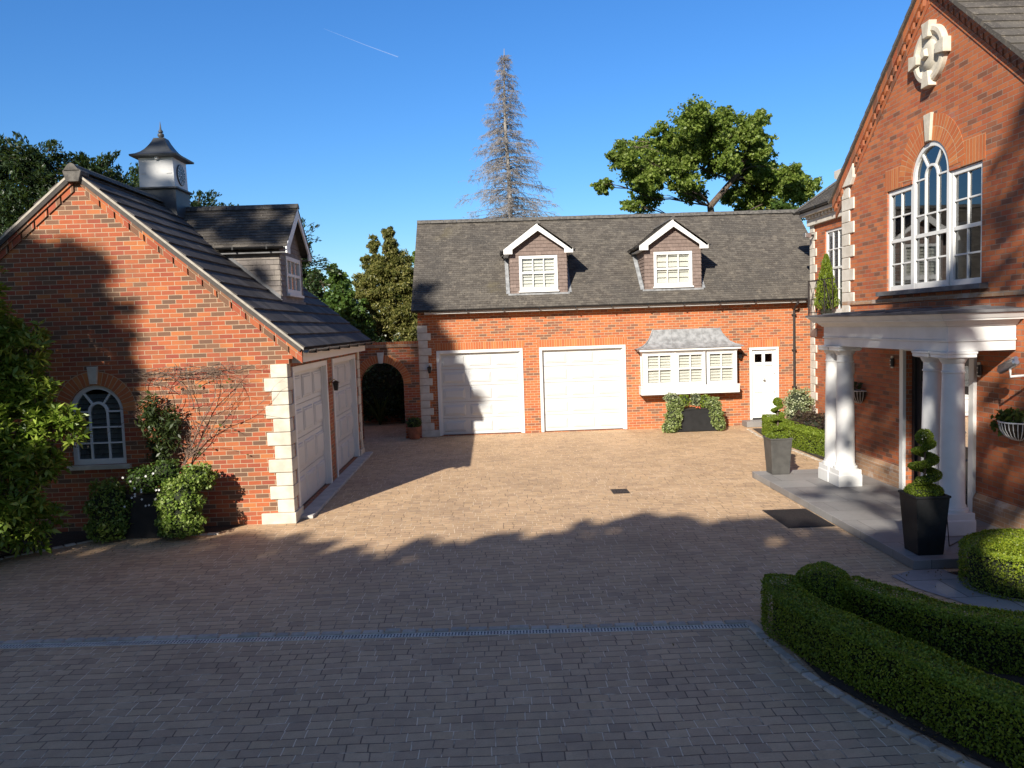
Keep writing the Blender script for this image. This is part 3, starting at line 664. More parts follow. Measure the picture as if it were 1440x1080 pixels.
# ================================================================ BACK GARAGE RANGE
bgr = thing('garage_range', 'long brick garage range facing the camera with tiled roof and two dormers', 'garage', (3.6, 24.5, 0))
F = Fr((0, 23.1, 0), (1, 0, 0)); X0, X1 = -2.13, 10.2; rm = .913; ry = lambda y: 3.85+(y-22.9)*rm
rect = lambda a, b, c, d: [(a, c), (b, c), (b, d), (a, d)]
mb = MB()
mb.wall(rect(X0, X1, 0, 3.82), [rect(-1.62, .93, .02, 2.545), rect(1.42, 3.99, .02, 2.545), rect(4.62, 7.0, 1.3, 2.2), rect(7.70, 8.58, .17, 2.33)], .2, F)
mb.wall([(-29.2, 0), (-23.3, 0), (-23.3, 3.9), (-26, 6.5), (-29.2, 3.6)], [], .2, Fr((X0, 0, 0), (0, -1, 0)))
mb.wall(rect(-X1, -X0, 0, 3.8), [], .2, Fr((0, 29.2, 0), (-1, 0, 0))); mb.wall([(23.3, 0), (29.2, 0), (29.2, 3.6), (26, 6.5), (23.3, 3.9)], [], .2, Fr((X1, 0, 0), (0, 1, 0)))
mb.build('wall', 'brick_back', bgr, bgr)
for a, b, z in ((-1.66, .97, 2.55), (1.38, 4.03, 2.55), (7.66, 8.62, 2.335)):
    sm = MB(); band(sm, F, a, b, z, z+.225, -.01, .004, .225); sm.build('soldier_course', 'soldier', bgr, bgr)
rf = MB(); RL = 3.22*math.hypot(1, rm); RF = Fr((-2.28, 22.78, ry(22.78)), (1, 0, 0), (0, 1, rm)); RW = 12.6
rf.box(0, RW, .02, RL-.01, -.09, 0, RF)
dm = [(1.48, .82), (5.47, .82)]
def keepB(a, b):
    x = -2.28+a; y = 22.78+b/math.hypot(1, rm)
    return not any(abs(x-c) < h-.05 and 23.25 < y < 24.4 for c, h in dm)
rf.tiles(RF, RW, RL, .165, .1, .014, keep=keepB, jit=.0035)
R2 = Fr((-2.28+RW, 29.22, ry(22.78)), (-1, 0, 0), (0, -1, rm)); rf.box(0, RW, .02, RL-.01, -.09, 0, R2); rf.tiles(R2, RW, RL, .5, .3, .014)
ro = rf.build('roof', 'roof_tile', bgr, bgr)
ridge_tiles((-2.28, 26, ry(26)+.05), (-2.28+RW, 26, ry(26)+.05), bgr, .42, .13, .09, ro)
gutter((9.35, 22.74, ry(22.78)-.0), (-2.25, 22.74, ry(22.78)-.0), bgr, .062)
MB().box(-1.9, 9.3, 3.625, 3.735, .03, .30, F).build('fascia', 'white', bgr, bgr)
pp = MB(); pp.tube([(9.03, 22.74, 3.70), (9.03, 22.76, 3.58), (9.03, 23.02, 3.42), (9.03, 23.03, 3.3), (9.03, 23.03, .05)], .036, 8)
for z in (3.25, 2.2, 1.1): pp.box(8.975, 9.085, 22.985, 23.09, z, z+.04)
pp.build('downpipe', 'iron', bgr, bgr)
quoins(None, bgr, .2, 14, .222, [(Fr((X0, 23.1, 0), (1, 0, 0)), 1, .27, .37)], start=1, base=.2, mat='stone_pale')
for a, b in ((-1.62, .93), (1.42, 3.99)): garage_door(F, a, b, .02, 2.545, -.09, bgr, 3, 5, fw=.085)
for (c, h), (wa, wb), lab in zip(dm, ((-.57, .565), (-.57, .575)), ('', '')):
    dormer(Fr((c, 23.2, 0), (1, 0, 0)), bgr, ry(23.2), rm, .84, 5.40, 6.20, 1.02, 5.43, (wa, wb, 4.23, 5.25), 'tile_hung', ov=.2, slat=.10 if c < 3 else .155)
# bay window with swept lead roof
b = MB(); bx0, bx1, by = 4.42, 7.20, 22.70; BF = Fr((0, by, 0), (1, 0, 0))
b.box(bx0-.06, bx1+.06, 1.05, 1.27, -.36, .04, BF); b.box(bx0-.02, bx1+.02, 2.28, 2.33, -.36, .02, BF); b.box(bx0-.10, bx1+.10, 2.331, 2.40, -.39, .10, BF)
b.box(bx0-.07, bx1+.07, 1.265, 1.30, -.36, .055, BF)
for x in (bx0, bx0+.93, bx0+1.79, bx1-.06): b.box(x, x+.06, 1.3, 2.28, -.08, 0, BF)
for x, s in ((bx0, 1), (bx1, -1)):
    b.box(x+s*.001, x+s*.06, 1.3, 2.28, -.39, -.33, BF); b.box(x+s*.002, x+s*.05, 1.3, 1.36, -.33, -.08, BF); b.box(x+s*.002, x+s*.05, 2.2, 2.28, -.33, -.08, BF)
bo = b.build('bay_window', 'white', bgr, bgr, bevel=.006)
for x in (bx0+.02, bx1-.02): MB().add([(x, by+.08, 1.36), (x, by+.33, 1.36), (x, by+.33, 2.2), (x, by+.08, 2.2)], [(0, 1, 2, 3)]).build('side_pane', 'glass', bo, bgr)
b = MB(); sec = [(0, 2.40), (.18, 2.46), (.32, 2.55), (.42, 2.67), (.50, 2.80), (.56, 2.955)]
pts = []
for i, (d, z) in enumerate(sec): pts += [(bx0-.17+d*1.0, by-.13+min(d, .53)*.98, z), (bx1+.17-d*1.0, by-.13+min(d, .53)*.98, z)]
fs = [(2*i, 2*i+1, 2*i+3, 2*i+2) for i in range(len(sec)-1)]
b.add(pts, fs)
for e, q in ((0, 1), (1, -1)):
    wl = [(pts[2*i+e][0], 23.095, z) for i, (d, z) in enumerate(sec)]; fr_ = [pts[2*i+e] for i in range(len(sec))]
    b.add(fr_+wl, [(i, i+1, len(sec)+i+1, len(sec)+i) for i in range(len(sec)-1)])
    b.tube([Vector(p)+Vector((0, 0, .008)) for p in fr_], .018, 6)
for x in (5.35, 6.27):
    b.tube([(x, p[1]-.0, p[2]+.006) for p in pts[::2]], .014, 6)
b.add([(bx0-.17, by-.13, 2.399), (bx1+.17, by-.13, 2.399), (bx1+.17, 23.09, 2.399), (bx0-.17, 23.09, 2.399)], [(0, 1, 2, 3)])
b.build('lead_roof', 'lead', bo, bgr)
for i in range(3):
    a = bx0+.065+i*.915; sash(BF, a, a+.86, 1.302, 2.278, 2, 2, -.012, bgr, mid=1.80, fw=.085, bar=.028, sill=0, bw=-.05)
# side door
sdm = MB(); f0 = .075; a, b_ = 7.70, 8.58
for u0, u1, v0, v1 in ((a, a+f0, .17, 2.33), (b_-f0, b_, .17, 2.33), (a+f0, b_-f0, 2.255, 2.33)): sdm.box(u0, u1, v0, v1, -.07, .02, F)
L0, L1, Bt, Tp = a+f0, b_-f0, .21, 2.25; cxd = (L0+L1)/2
lf = MB(); st_ = .10; rails = [(Bt, Bt+.17), (.98, 1.13), (1.78, 1.88), (2.13, Tp)]
for u0, u1 in ((L0, L0+st_), (L1-st_, L1), (cxd-.045, cxd+.045)): lf.box(u0, u1, Bt, Tp, -.09, -.045, F)
for v0, v1 in rails:
    for u0, u1 in ((L0+st_, cxd-.045), (cxd+.045, L1-st_)): lf.box(u0, u1, v0, v1, -.09, -.0452, F)
for v0, v1 in ((Bt+.17, .98), (1.13, 1.78)):
    for u0, u1 in ((L0+st_, cxd-.045), (cxd+.045, L1-st_)): lf.frust(u0+.015, u1-.015, v0+.015, v1-.015, -.075, -.052, .03, F); lf.box(u0, u1, v0, v1, -.09, -.076, F)
dd = lf.build('side_door', 'white', bgr, bgr, bevel=.003); sdm.build('door_frame', 'white', dd, bgr, bevel=.004)
pn = MB()
for u0, u1 in ((L0+st_, cxd-.045), (cxd+.045, L1-st_)): pn.add([F(u0, 1.88, -.07), F(u1, 1.88, -.07), F(u1, 2.13, -.07), F(u0, 2.13, -.07)], [(0, 1, 2, 3)])
pn.build('pane', 'glass_dark', dd, bgr)
smooth(MB().lathe(None, [(.022, 0), (.018, .03), (.036, .045), (.038, .065), (.02, .08)], 12, Fr(F(cxd, 1.36, -.045), F.U)).build('door_knob', 'steel', dd, bgr), 60)
for z in (1.5, .95): MB().box(b_-f0-.045, b_-f0-.02, z, z+.05, -.045, -.036, F).build('keyhole', 'steel', dd, bgr)
MB().box(a+f0, b_-f0, .17, .205, -.09, .03, F).build('threshold', 'black', dd, bgr)
MB().box(7.45, 8.75, 22.62, 23.09, .002, .165).build('door_step', 'slab', bgr, bgr, bevel=.008)
lantern((7.38, 23.1, 2.18), (0, -1, 0), 'black lantern on the brick between the bay window and white side door')
lantern((-1.83, 23.1, 2.05), (0, -1, 0), 'small lantern by the stone quoins left of the garage doors')

# ================================================================ ARCHED GARDEN WALL between the garages
gw = thing('archway_wall', 'dark brick garden wall with round archway and pale keystone between garages', 'wall', (-3.2, 23.0, 0))
AF = Fr((0, 22.95, 0), (1, 0, 0)); ac, ar, asp = -3.24, .64, 1.62
arch = [(ac+ar, .02)] + [(ac+ar*math.cos(math.pi*i/18), asp+ar*math.sin(math.pi*i/18)) for i in range(19)] + [(ac-ar, .02)]
mb = MB(); mb.wall([(-9.5, 0), (ac-ar, 0)] + list(reversed(arch)) + [(ac+ar, 0), (-2.135, 0), (-2.135, 2.70), (-9.5, 2.70)], [], .33, AF); mb.build('wall', 'brick_wall', gw, gw)
cp = MB(); band(cp, AF, -9.5, -2.14, 2.78, 2.86, -.36, .03, .225); cp.build('coping', 'soldier', gw, gw)
mb = MB(); mb.box(-9.5, -2.14, 2.701, 2.779, -.38, .05, AF); mb.build('coping_course', 'plinth', gw, gw)
ab = MB(); ab.arc(AF, ac, asp, ar+.002, ar+.225, 0, math.pi, -.01, .006, 24); ab.build('brick_arch', 'soldier', gw, gw)
MB().prism([(ac-.06, asp+ar-.02), (ac+.06, asp+ar-.02), (ac+.10, asp+ar+.30), (ac-.10, asp+ar+.30)], -.02, .05, AF).build('keystone', 'stone_pale', gw, gw, bevel=.006)
gb = thing('boundary_wall', 'shaded low brick wall seen through the garden archway', 'wall', (-5, 29.5, 0))
mb = MB(); mb.box(-14, -2.2, 27.2, 27.5, 0, 2.5); mb.build('wall', 'brick_wall', gb, gb); mb = MB(); mb.box(-14, -2.2, 27.15, 27.55, 2.501, 2.56); mb.build('coping', 'concrete', gb, gb)

# ================================================================ MAIN HOUSE
mh = thing('brick_house', 'large red brick house with pointed gable, arched window and white columned porch', 'house', (9, 13, 0))
HX = 7.15; H = Fr((HX, 15.65, 0), (0, -1, 0)); hy = lambda y: 15.65-y; GC = hy(12.58); AP, HM = 8.52, .855
hz = lambda u: AP-HM*abs(u-GC)
wu0, wu1, cc, cr = hy(13.93), hy(11.22), GC, .53
wi = [(wu0, 3.6), (wu1, 3.6), (wu1, 5.36), (cc+cr, 5.36)] + [(cc+cr*math.cos(math.pi*i/20), 5.40+cr*math.sin(math.pi*i/20)) for i in range(21)] + [(cc-cr, 5.36), (wu0, 5.36)]
mb = MB(); d0, d1 = hy(13.28), hy(11.42)
mb.wall([(0, 0), (6.5, 0), (6.5, hz(6.5)-.1), (GC, AP-.1), (0, hz(0)-.1)], [wi, rect(d0, d1, .126, 2.62)], .22, H)
mb.add([(7.37, 15.65, 0), (9.4, 15.65, 0), (9.4, 15.65, 6.2), (7.37, 15.65, 6.0)], [(0, 1, 2, 3)])
mb.add([(7.37, 9.15, 0), (14, 9.15, 0), (14, 9.15, 5.5), (7.37, 9.15, 5.5)], [(0, 1, 2, 3)]); mb.add([(14, 9.15, 0), (14, 23, 0), (14, 23, 6), (14, 9.15, 6)], [(0, 1, 2, 3)])
mb.build('wall', 'brick_house', mh, mh)
for a, b in ((-.03, d0-.12), (d1+.12, 6.45)):
    mb = MB(); mb.prism([(.045, .001), (.045, .42), (.002, .50), (-.01, .50), (-.01, .001)], -b, -a, Fr(H.o, H.W)); mb.build('plinth', 'plinth', mh, mh)
# brick heads over the Venetian window
sm = MB()
sm.arc(H, cc, 5.40, cr+.004, cr+.42, 0.05, math.pi-.05, -.01, .005, 26)
band(sm, H, wu0-.06, cc-cr-.30, 5.365, 5.73, -.01, .0042, .225); band(sm, H, cc+cr+.30, wu1+.06, 5.365, 5.73, -.01, .0042, .225)
sm.build('brick_arch', 'soldier', mh, mh)
MB().prism([(cc-.06, 5.40+cr+.01), (cc+.06, 5.40+cr+.01), (cc+.105, 5.40+cr+.44), (cc-.105, 5.40+cr+.44)], -.01, .05, H).build('keystone', 'stone', mh, mh, bevel=.006)
# window frames
for a, b in ((wu0, cc-cr+.0), (cc+cr, wu1)):
    sash(H, a, b, 3.6, 5.355, 2, 4, -.03, mh, mid=4.47, fw=.075, bar=.026, back=None, sill=0, glass='glass')
b = MB(); a0, a1 = cc-cr, cc+cr; fw = .07
b.box(a0, a0+fw, 3.602, 5.40, -.09, -.012, H); b.box(a1-fw, a1, 3.602, 5.40, -.09, -.012, H); b.box(a0+fw, a1-fw, 3.602, 3.70, -.11, -.014, H); b.box(a0+fw, a1-fw, 4.44, 4.50, -.10, -.02, H)
b.arc(H, cc, 5.40, cr-fw, cr-.002, 0, math.pi, -.09, -.013, 24); ir = cr*.32
b.arc(H, cc, 5.40, ir-.018, ir+.018, 0, math.pi, -.085, -.024, 14)
for s in (-1, 1):
    b.box(cc+s*ir-.016, cc+s*ir+.016, 3.70, 5.40, -.062, -.026, H); an = math.pi/2-s*.62; c, q = math.cos(an), math.sin(an)
    p0, p1 = (cc+(ir+.014)*c, 5.40+(ir+.014)*q), (cc+(cr-fw+.01)*c, 5.40+(cr-fw+.01)*q); nx, ny = -q*.016, c*.016
    b.prism([(p0[0]-nx, p0[1]-ny), (p1[0]-nx, p1[1]-ny), (p1[0]+nx, p1[1]+ny), (p0[0]+nx, p0[1]+ny)], -.062, -.028, H)
for vv in (4.08, 4.80, 5.12): b.box(a0+fw, a1-fw, vv-.013, vv+.013, -.062, -.030, H) if vv < 5 else (b.box(a0+fw, cc-ir, vv+.25, vv+.276, -.062, -.030, H), b.box(cc+ir, a1-fw, vv+.25, vv+.276, -.062, -.030, H))
vf = b.build('arched_window', 'white', mh, mh); N = 24
P = [(a0+.04, 3.65), (a1-.04, 3.65)] + [(cc+(cr-.05)*math.cos(math.pi*i/N), 5.40+(cr-.05)*math.sin(math.pi*i/N)) for i in range(N+1)]
MB().add([H(u, v, -.055) for u, v in P], [tuple(range(len(P)))]).build('pane', 'glass', vf, mh)
cu_ = MB()
for k, (a, b) in enumerate(((a0+.06, a0+.36), (a1-.34, a1-.06))):
    n = 9
    for i in range(n): u = a+(b-a)*i/n; cu_.add([H(u, 3.66, -.3-.03*(i % 2)), H(u+(b-a)/n, 3.66, -.3-.03*((i+1) % 2)), H(u+(b-a)/n, 4.6, -.3-.03*((i+1) % 2)), H(u, 4.6, -.3-.03*(i % 2))], [(0, 1, 2, 3)])
cu_.build('curtain', 'curtain', vf, mh)
MB().box(wu0-.16, wu1+.16, 3.52, 3.598, -.02, .13, H).build('sill', 'lead_dark', mh, mh, bevel=.008)
MB().box(-.0, 6.4, 3.40, 3.47, -.01, .03, H).build('string_course', 'plinth', mh, mh)
# carved roundel
ROU = Fr(H(hy(12.52), 7.27, 0), H.U)
md = smooth(MB().lathe(None, [(.445, -.02), (.445, .06), (.42, .085), (.36, .09), (.32, .06), (.30, .045), (.23, .05), (.18, .09), (.12, .10), (.02, .105)], 40, ROU).build('stone_roundel', 'stone', mh, mh), 30)
for k in range(4):
    kb = MB()
    a = math.pi/2*k; f = Fr(ROU.o, math.cos(a)*ROU.U+math.sin(a)*ROU.V, -math.sin(a)*ROU.U+math.cos(a)*ROU.V)
    kb.prism([(.26, -.07), (.50, -.115), (.50, .115), (.26, .07)], -.01, .125, f); kb.build('keystone', 'stone', md, mh, bevel=.008)
bq = MB(); bq.frust(-.075, .075, -.075, .075, .11, .17, .02, Fr(ROU.o, ROU.U+.3*ROU.V, ROU.V-.3*ROU.U)); bq.build('boss', 'stone', md, mh, bevel=.01)
quoins(None, mh, .42, 23, .2305, [(Fr((HX, 15.65, 0), (0, -1, 0)), 1, .30, .48), (Fr((HX, 15.65, 0), (1, 0, 0)), 1, .25, .4)], start=0, mat='stone_pale', base=None)
kn = MB(); kn.prism([(-.02, 5.73), (.42, 5.73), (.52, 5.86), (.52, 6.12), (-.30, 6.12-.0), (-.30, 5.98), (-.1, 5.9)], -.15, .06, H); kn.build('kneeler', 'stone_pale', mh, mh, bevel=.01)
# verges with dentils
hl = math.hypot(1, HM)
for s in (1, -1):
    F2 = Fr(H(GC, AP, 0), (s*H.U - Vector((0, 0, HM))))
    if (F2.W - H.W).length > .1: F2 = Fr(H(GC+s*3.42, AP-HM*3.42, 0), (-s*H.U + Vector((0, 0, HM))))
    Lh = 3.42*hl; k = .003*s; vb_ = MB(); vd = MB()
    v0 = -.30
    band(vb_, F2, .02, Lh-.02, -.22, -.02, -.02, .11+k, .075)
    band(vb_, F2, .02, Lh-.02, -.43, -.325, -.02, .025+k, .075)
    u = .06
    while u < Lh-.15: band(vd, F2, u, u+.095, -.32, -.222, -.02, .075+k, .075, random.random()*9); u += .19
    vb_.build('verge_brickwork', 'brick_house', mh, mh); vd.build('dentils', 'brick_house', mh, mh, bevel=.004)
rf = MB(); HL = 3.5*hl
Ra = Fr((7.02, 12.58-3.5, AP-HM*3.5), (1, 0, 0), (0, 1, HM)); Rb = Fr((14, 12.58+3.5, AP-HM*3.5), (-1, 0, 0), (0, -1, HM))
for R_ in (Ra, Rb): rf.box(0, 6.98, .0, HL-.005, -.05, 0, R_); rf.tiles(R_, 6.98, HL, .33, .26, .022)
# wing roof with hipped end
ez, ex = 6.24, 9.08; WR = Fr((ex, 23.1, ez), (0, -1, 0), (1, 0, .8)); Lw = 2.6*math.hypot(1, .8)
rf.prism([(0, 0), (7.6, 0), (7.6, Lw), (2.6, Lw)], -.06, 0, WR); rf.tiles(WR, 7.6, Lw, .165, .1, .014, keep=lambda a, b: a > b/math.hypot(1, .8)+.03 and not (a > 7.3))
rf.prism([(0, 0), (5, 0), (2.5, Lw)], -.06, 0, Fr((ex+5, 23.1, ez), (-1, 0, 0), (0, -1, .8)))
ro = rf.build('roof', 'roof_tile', mh, mh)
ridge_tiles((7.03, 12.58, AP+.05), (14, 12.58, AP+.05), mh, .42, .13, .09, ro)
ridge_tiles((ex, 23.1, ez+.04), (ex+2.6, 20.5, ez+2.12), mh, .35, .1, .06, ro)
# recessed wing
WX = 9.4; K = Fr((WX, 22.68, 0), (0, -1, 0)); ky = lambda y: 22.68-y
mb = MB(); mb.wall(rect(0, 7.0, 0, 5.9), [rect(ky(21.72), ky(20.25), 3.3, 5.56)], .2, K)
mb.wall(rect(-14, -9.62, 0, 5.9), [], .2, Fr((0, 22.68, 0), (-1, 0, 0))); mb.build('wing_wall', 'brick_house', mh, mh)
quoins(None, mh, .3, 24, .2305, [(K, 1, .27, .42)], start=1, mat='stone_pale')
cn = MB(); cn.box(-.06, 7.0, 5.80, 5.98, -.01, .10, K); cn.box(-.2, 7.0, 6.075, 6.17, -.01, .26, K)
u = .02
while u < 6.9: cn.box(u, u+.11, 5.981, 6.07, -.01, .17, K); u += .22
cn.build('dentil_cornice', 'stone_pale', mh, mh, bevel=.006)
gutter((ex+.0, 15.75, ez-.0), (ex+.0, 23.1, ez-.0), mh, .055)
sash(K, ky(21.72), ky(20.25), 3.3, 5.56, 4, 4, -.03, mh, mid=4.5, fw=.07, bar=.028, back='shutter', slat=.12)
# porch
ent = MB(); ex0, ex1, ey0, ey1 = 6.2, 7.14, 10.44, 14.38; EF = None
def ring(z0, z1, p, lab=None): ent.box(ex0-p, ex1, ey0-p, ey1+p, z0, z1)
ring(2.655, 2.79, 0); ring(2.791, 2.815, .02); ring(2.816, 3.0, .004)
for z0, z1, p0, p1 in ((3.0, 3.03, .03, .05), (3.03, 3.075, .06, .10), (3.075, 3.10, .155, .16), (3.10, 3.175, .17, .225)):
    P = [(ex0-p0, ey0-p0, z0), (ex1, ey0-p0, z0), (ex1, ey1+p0, z0), (ex0-p0, ey1+p0, z0), (ex0-p1, ey0-p1, z1), (ex1, ey0-p1, z1), (ex1, ey1+p1, z1), (ex0-p1, ey1+p1, z1)]
    ent.add(P, [(0, 3, 2, 1), (4, 5, 6, 7), (0, 1, 5, 4), (1, 2, 6, 5), (2, 3, 7, 6), (3, 0, 4, 7)])
ent.build('entablature', 'white_col', mh, mh, bevel=.004)
pr_ = MB(); a, b, c, d, e = ex0-.25, ey0-.25, ey1+.25, 3.178, 3.215
P = [(a, b, d), (7.14, b, d), (7.14, c, d), (a, c, d), (a, b, e), (7.14, b+.0, e+.0), (7.14, c, e), (a, c, e)]
pr_.add(P, [(0, 3, 2, 1), (0, 1, 5, 4), (2, 3, 7, 6), (3, 0, 4, 7), (1, 2, 6, 5)])
pr_.add([(a, b, e), (7.149, b+.55, 3.262), (7.149, c-.3, 3.262), (a, c, e), (7.149, b, e), (7.149, c, e)], [(0, 1, 2, 3), (0, 4, 1), (3, 2, 5)])
for q in range(1, 6):
    y = b+(c-b)*q/6; pr_.tube([(a+.01, y, e+.008), (7.1, y, 3.27)], .016, 6)
pr_.build('porch_roof', 'lead_dark', mh, mh)
for yy in (14.33, 13.87, 11.05, 10.58):
    cx, cy = 6.36, yy
    o = smooth(MB().lathe((cx, cy, 0), [(.205, .43), (.205, .475), (.18, .485), (.178, .515), (.163, .54), (.160, .9), (.156, 1.4), (.147, 1.9), (.137, 2.36), (.150, 2.365), (.150, 2.385), (.137, 2.39), (.137, 2.49), (.15, 2.50), (.178, 2.56)], 36).build('column', 'white_col', mh, mh), 40)
    MB().square_lathe((cx, cy, 0), [(.215, .126), (.215, .33), (.205, .34), (.205, .43)]).build('column_base', 'white_col', o, mh, bevel=.008)
    MB().square_lathe((cx, cy, 0), [(.18, 2.56), (.205, 2.575), (.205, 2.615), (.215, 2.625), (.215, 2.654)]).build('capital', 'white_col', o, mh, bevel=.004)
# front door in its surround
ds = MB(); ds.box(d0-.12, d0+.001, .126, 2.655, -.01, .05, H); ds.box(d1-.001, d1+.12, .126, 2.655, -.01, .05, H); ds.box(d0, d1, 2.56, 2.655, -.2, .04, H)
dso = ds.build('door_surround', 'white', mh, mh, bevel=.006)
dl = MB(); w0, w1 = -.19, -.14; m0, m1 = d0+.02, d1-.02
dl.box(m0, m0+.08, .13, 2.55, w0, w1+.04, H); dl.box(m1-.08, m1, .13, 2.55, w0, w1+.04, H); dl.box(m0+.08, m1-.08, 2.47, 2.55, w0, w1+.03, H)
cols_ = [(m0+.08, GC-.03), (GC+.03, m1-.08)]
dl.box(GC-.03, GC+.03, .13, 2.47, w0, w1+.012, H)
for a, b in cols_:
    dl.box(a, a+.13, .13, 2.47, w0, w1, H); dl.box(b-.13, b, .13, 2.47, w0, w1, H)
    for v0, v1 in ((.13, .36), (.95, 1.1), (1.92, 2.04), (2.36, 2.47)): dl.box(a+.13, b-.13, v0, v1, w0, w1-.001, H)
    dl.box(a+.13, b-.13, .36, .95, w0, w1-.03, H); dl.frust(a+.17, b-.17, .40, .91, w1-.03, w1-.008, .03, H)
do = dl.build('front_door', 'dark_door', mh, mh, bevel=.004)
pn = MB()
for a, b in cols_:
    for v0, v1 in ((1.1, 1.92), (2.04, 2.36)): pn.add([H(a+.13, v0, w1-.025), H(b-.13, v0, w1-.025), H(b-.13, v1, w1-.025), H(a+.13, v1, w1-.025)], [(0, 1, 2, 3)])
pn.build('pane', 'glass', do, mh)
hn = MB(); hn.lathe(None, [(.03, 0), (.03, .012), (.012, .02), (.012, .05), (.03, .06), (.03, .08)], 12, Fr(H(GC-.09, 1.25, w1), H.U)); hn.tube([H(GC-.09, 1.25, w1+.06), H(GC-.2, 1.25, w1+.06)], .011, 8); hn.build('handle', 'steel', do, mh)
MB().add([H(d0-.3, 0, -1.2), H(d1+.3, 0, -1.2), H(d1+.3, 3.2, -1.2), H(d0-.3, 3.2, -1.2)], [(0, 1, 2, 3)]).build('hall_wall', 'interior', mh, mh)
rm_ = MB(); rm_.box(HX+.25, HX+3.4, 10.6, 14.6, 3.05, 3.1); rm_.box(HX+.25, HX+3.4, 10.6, 14.6, 6.1, 6.15); rm_.box(HX+3.4, HX+3.45, 10.6, 14.6, 3.1, 6.1); rm_.box(HX+.25, HX+3.4, 10.55, 10.6, 3.1, 6.1); rm_.box(HX+.25, HX+3.4, 14.6, 14.65, 3.1, 6.1)
rm_.build('upstairs_room', 'interior', mh, mh)

# ================================================================ SMALL THINGS
def updown(y, z, label):
    t = thing('wall_lamp', label, 'wall light', (HX, y, z)); f = Fr((HX, y, z), H.U)
    b = MB(); b.box(-.03, .03, -.11, .11, 0, .02, f); b.build('back_plate', 'cream', t, t)
    b = MB(); b.lathe(None, [(.036, -.075), (.036, .075)], 14, Fr(f(.10, 0, .06), f.U, -f.W)); b.box(.02, .10, -.012, .012, .015, .05, f); b.build('lamp_housing', 'black', t, t)
    b = MB()
    for q in (-.035, .035): b.lathe(None, [(.012, 0), (.012, .006)], 10, Fr(f(.10, q, .094), f.U))
    b.build('lens', 'white', t, t)
updown(13.72, 2.34, 'small cylinder wall lamp on the shaded brick behind the far porch columns')
updown(11.24, 2.34, 'small cylinder wall lamp on the brick right of the near porch columns')
t = thing('security_camera', 'silver bullet security camera on a bracket at the right edge', 'security camera', (HX, 9.98, 2.36))
a, b = Vector((6.78, 10.2, 2.40)), Vector((6.74, 9.83, 2.53)); cax = (a-b).normalized()
cf = Fr(b, cax.orthogonal().normalized()); cf = Fr(b, cax.cross(Vector((0, 0, 1))), cax.cross(Vector((0, 0, 1))).cross(cax) * 1)
q = MB(); L = (a-b).length; ax = (a-b).normalized(); q.tube([b, b+ax*.02, b+ax*L*.96, a], [.03, .05, .05, .052], 16); smooth(q.build('camera_body', 'steel', t, t))
q = MB(); q.tube([b+ax*.02+Vector((0, 0, .052)), a+ax*.03+Vector((0, 0, .056))], .03, 8); q.build('sun_shield', 'steel', t, t)
q = MB(); q.tube([b+ax*.16-Vector((0, 0, .05)), b+ax*.15-Vector((0, 0, .15)), Vector((7.02, 9.9, 2.35)), Vector((HX, 9.9, 2.35))], .017, 8); q.lathe(None, [(.05, 0), (.05, .03), (.02, .05)], 14, Fr((HX, 9.9, 2.35), H.U)); q.build('bracket', 'white', t, t)
def basket(y, z, label, plab, mat, group='wall baskets on the house', n=260):
    t = thing('wall_basket', label, 'plant basket', (HX, y, z), group); r = .25; x = HX-.012; q = MB()
    q.tube([(x-r*math.sin(math.pi*i/14), y+r*math.cos(math.pi*i/14), z) for i in range(15)], .011, 6); q.tube([(x, y-r, z), (x, y+r, z)], .008, 6)
    for i in range(1, 14):
        a = math.pi*i/14; q.tube([(x-r*math.sin(a)*math.cos(e), y+r*math.cos(a)*math.cos(e), z-.26*math.sin(e)) for e in (0, .4, .8, 1.2, 1.5)], .0055, 5)
    q.build('wire_frame', 'white', t, t)
    q = MB(); q.add([(x-.94*r*math.sin(math.pi*i/10)*math.cos(e), y+.94*r*math.cos(math.pi*i/10)*math.cos(e), z-.24*math.sin(e)) for e in (0, .5, 1., 1.5) for i in range(11)], [(k*11+i, k*11+i+1, k*11+12+i, k*11+11+i) for k in range(3) for i in range(10)]); q.build('liner', 'soil', t, t)
    P = np.concatenate([ball((x-.12, y, z+.06), (.13, .26, .12), n), ball((x-.16, y+.2, z-.06), (.1, .1, .16), n//4)]); P = P[P[:, 0] < x-.005]
    o = leaves('basket_plant', P, .085, mat); tag(o, plab, 'plant'); return t
basket(10.34, 1.68, 'white wire half-round basket on the sunlit wall at the right edge', 'green trailing plant filling the wire basket at the right edge', 'leaf_mid')
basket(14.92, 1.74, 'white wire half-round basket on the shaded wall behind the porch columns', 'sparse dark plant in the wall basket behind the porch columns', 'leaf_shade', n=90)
t = thing('flood_light', 'small floodlight on the stone quoins at the corner of the house', 'flood light', (9.37, 22.42, 5.5))
q = MB(); q.box(9.25, 9.36, 22.36, 22.40, 5.48, 5.54); q.build('bracket', 'black', t, t); q = MB(); q.frust(22.22, 22.48, 5.42, 5.60, -.06, .05, .03, Fr((9.2, 0, 0), (0, -1, 0))); 
q = MB(); q.box(9.08, 9.25, 22.28, 22.48, 5.45, 5.58); q.build('lamp_head', 'steel', t, t, bevel=.01)
# door mat
t = thing('door_mat', 'dark ribbed rubber mat on the paving beside the porch step', 'door mat', (4.79, 12.13, 0))
q = MB(); q.box(4.42, 5.15, 11.55, 12.70, .002, .007); q.build('base', 'mat_rubber', t, t); q = MB(); k = 4.44
while k < 5.13: q.box(k, k+.012, 11.57, 12.68, .0072, .014); k += .028
q.build('ribs', 'iron', t, t)
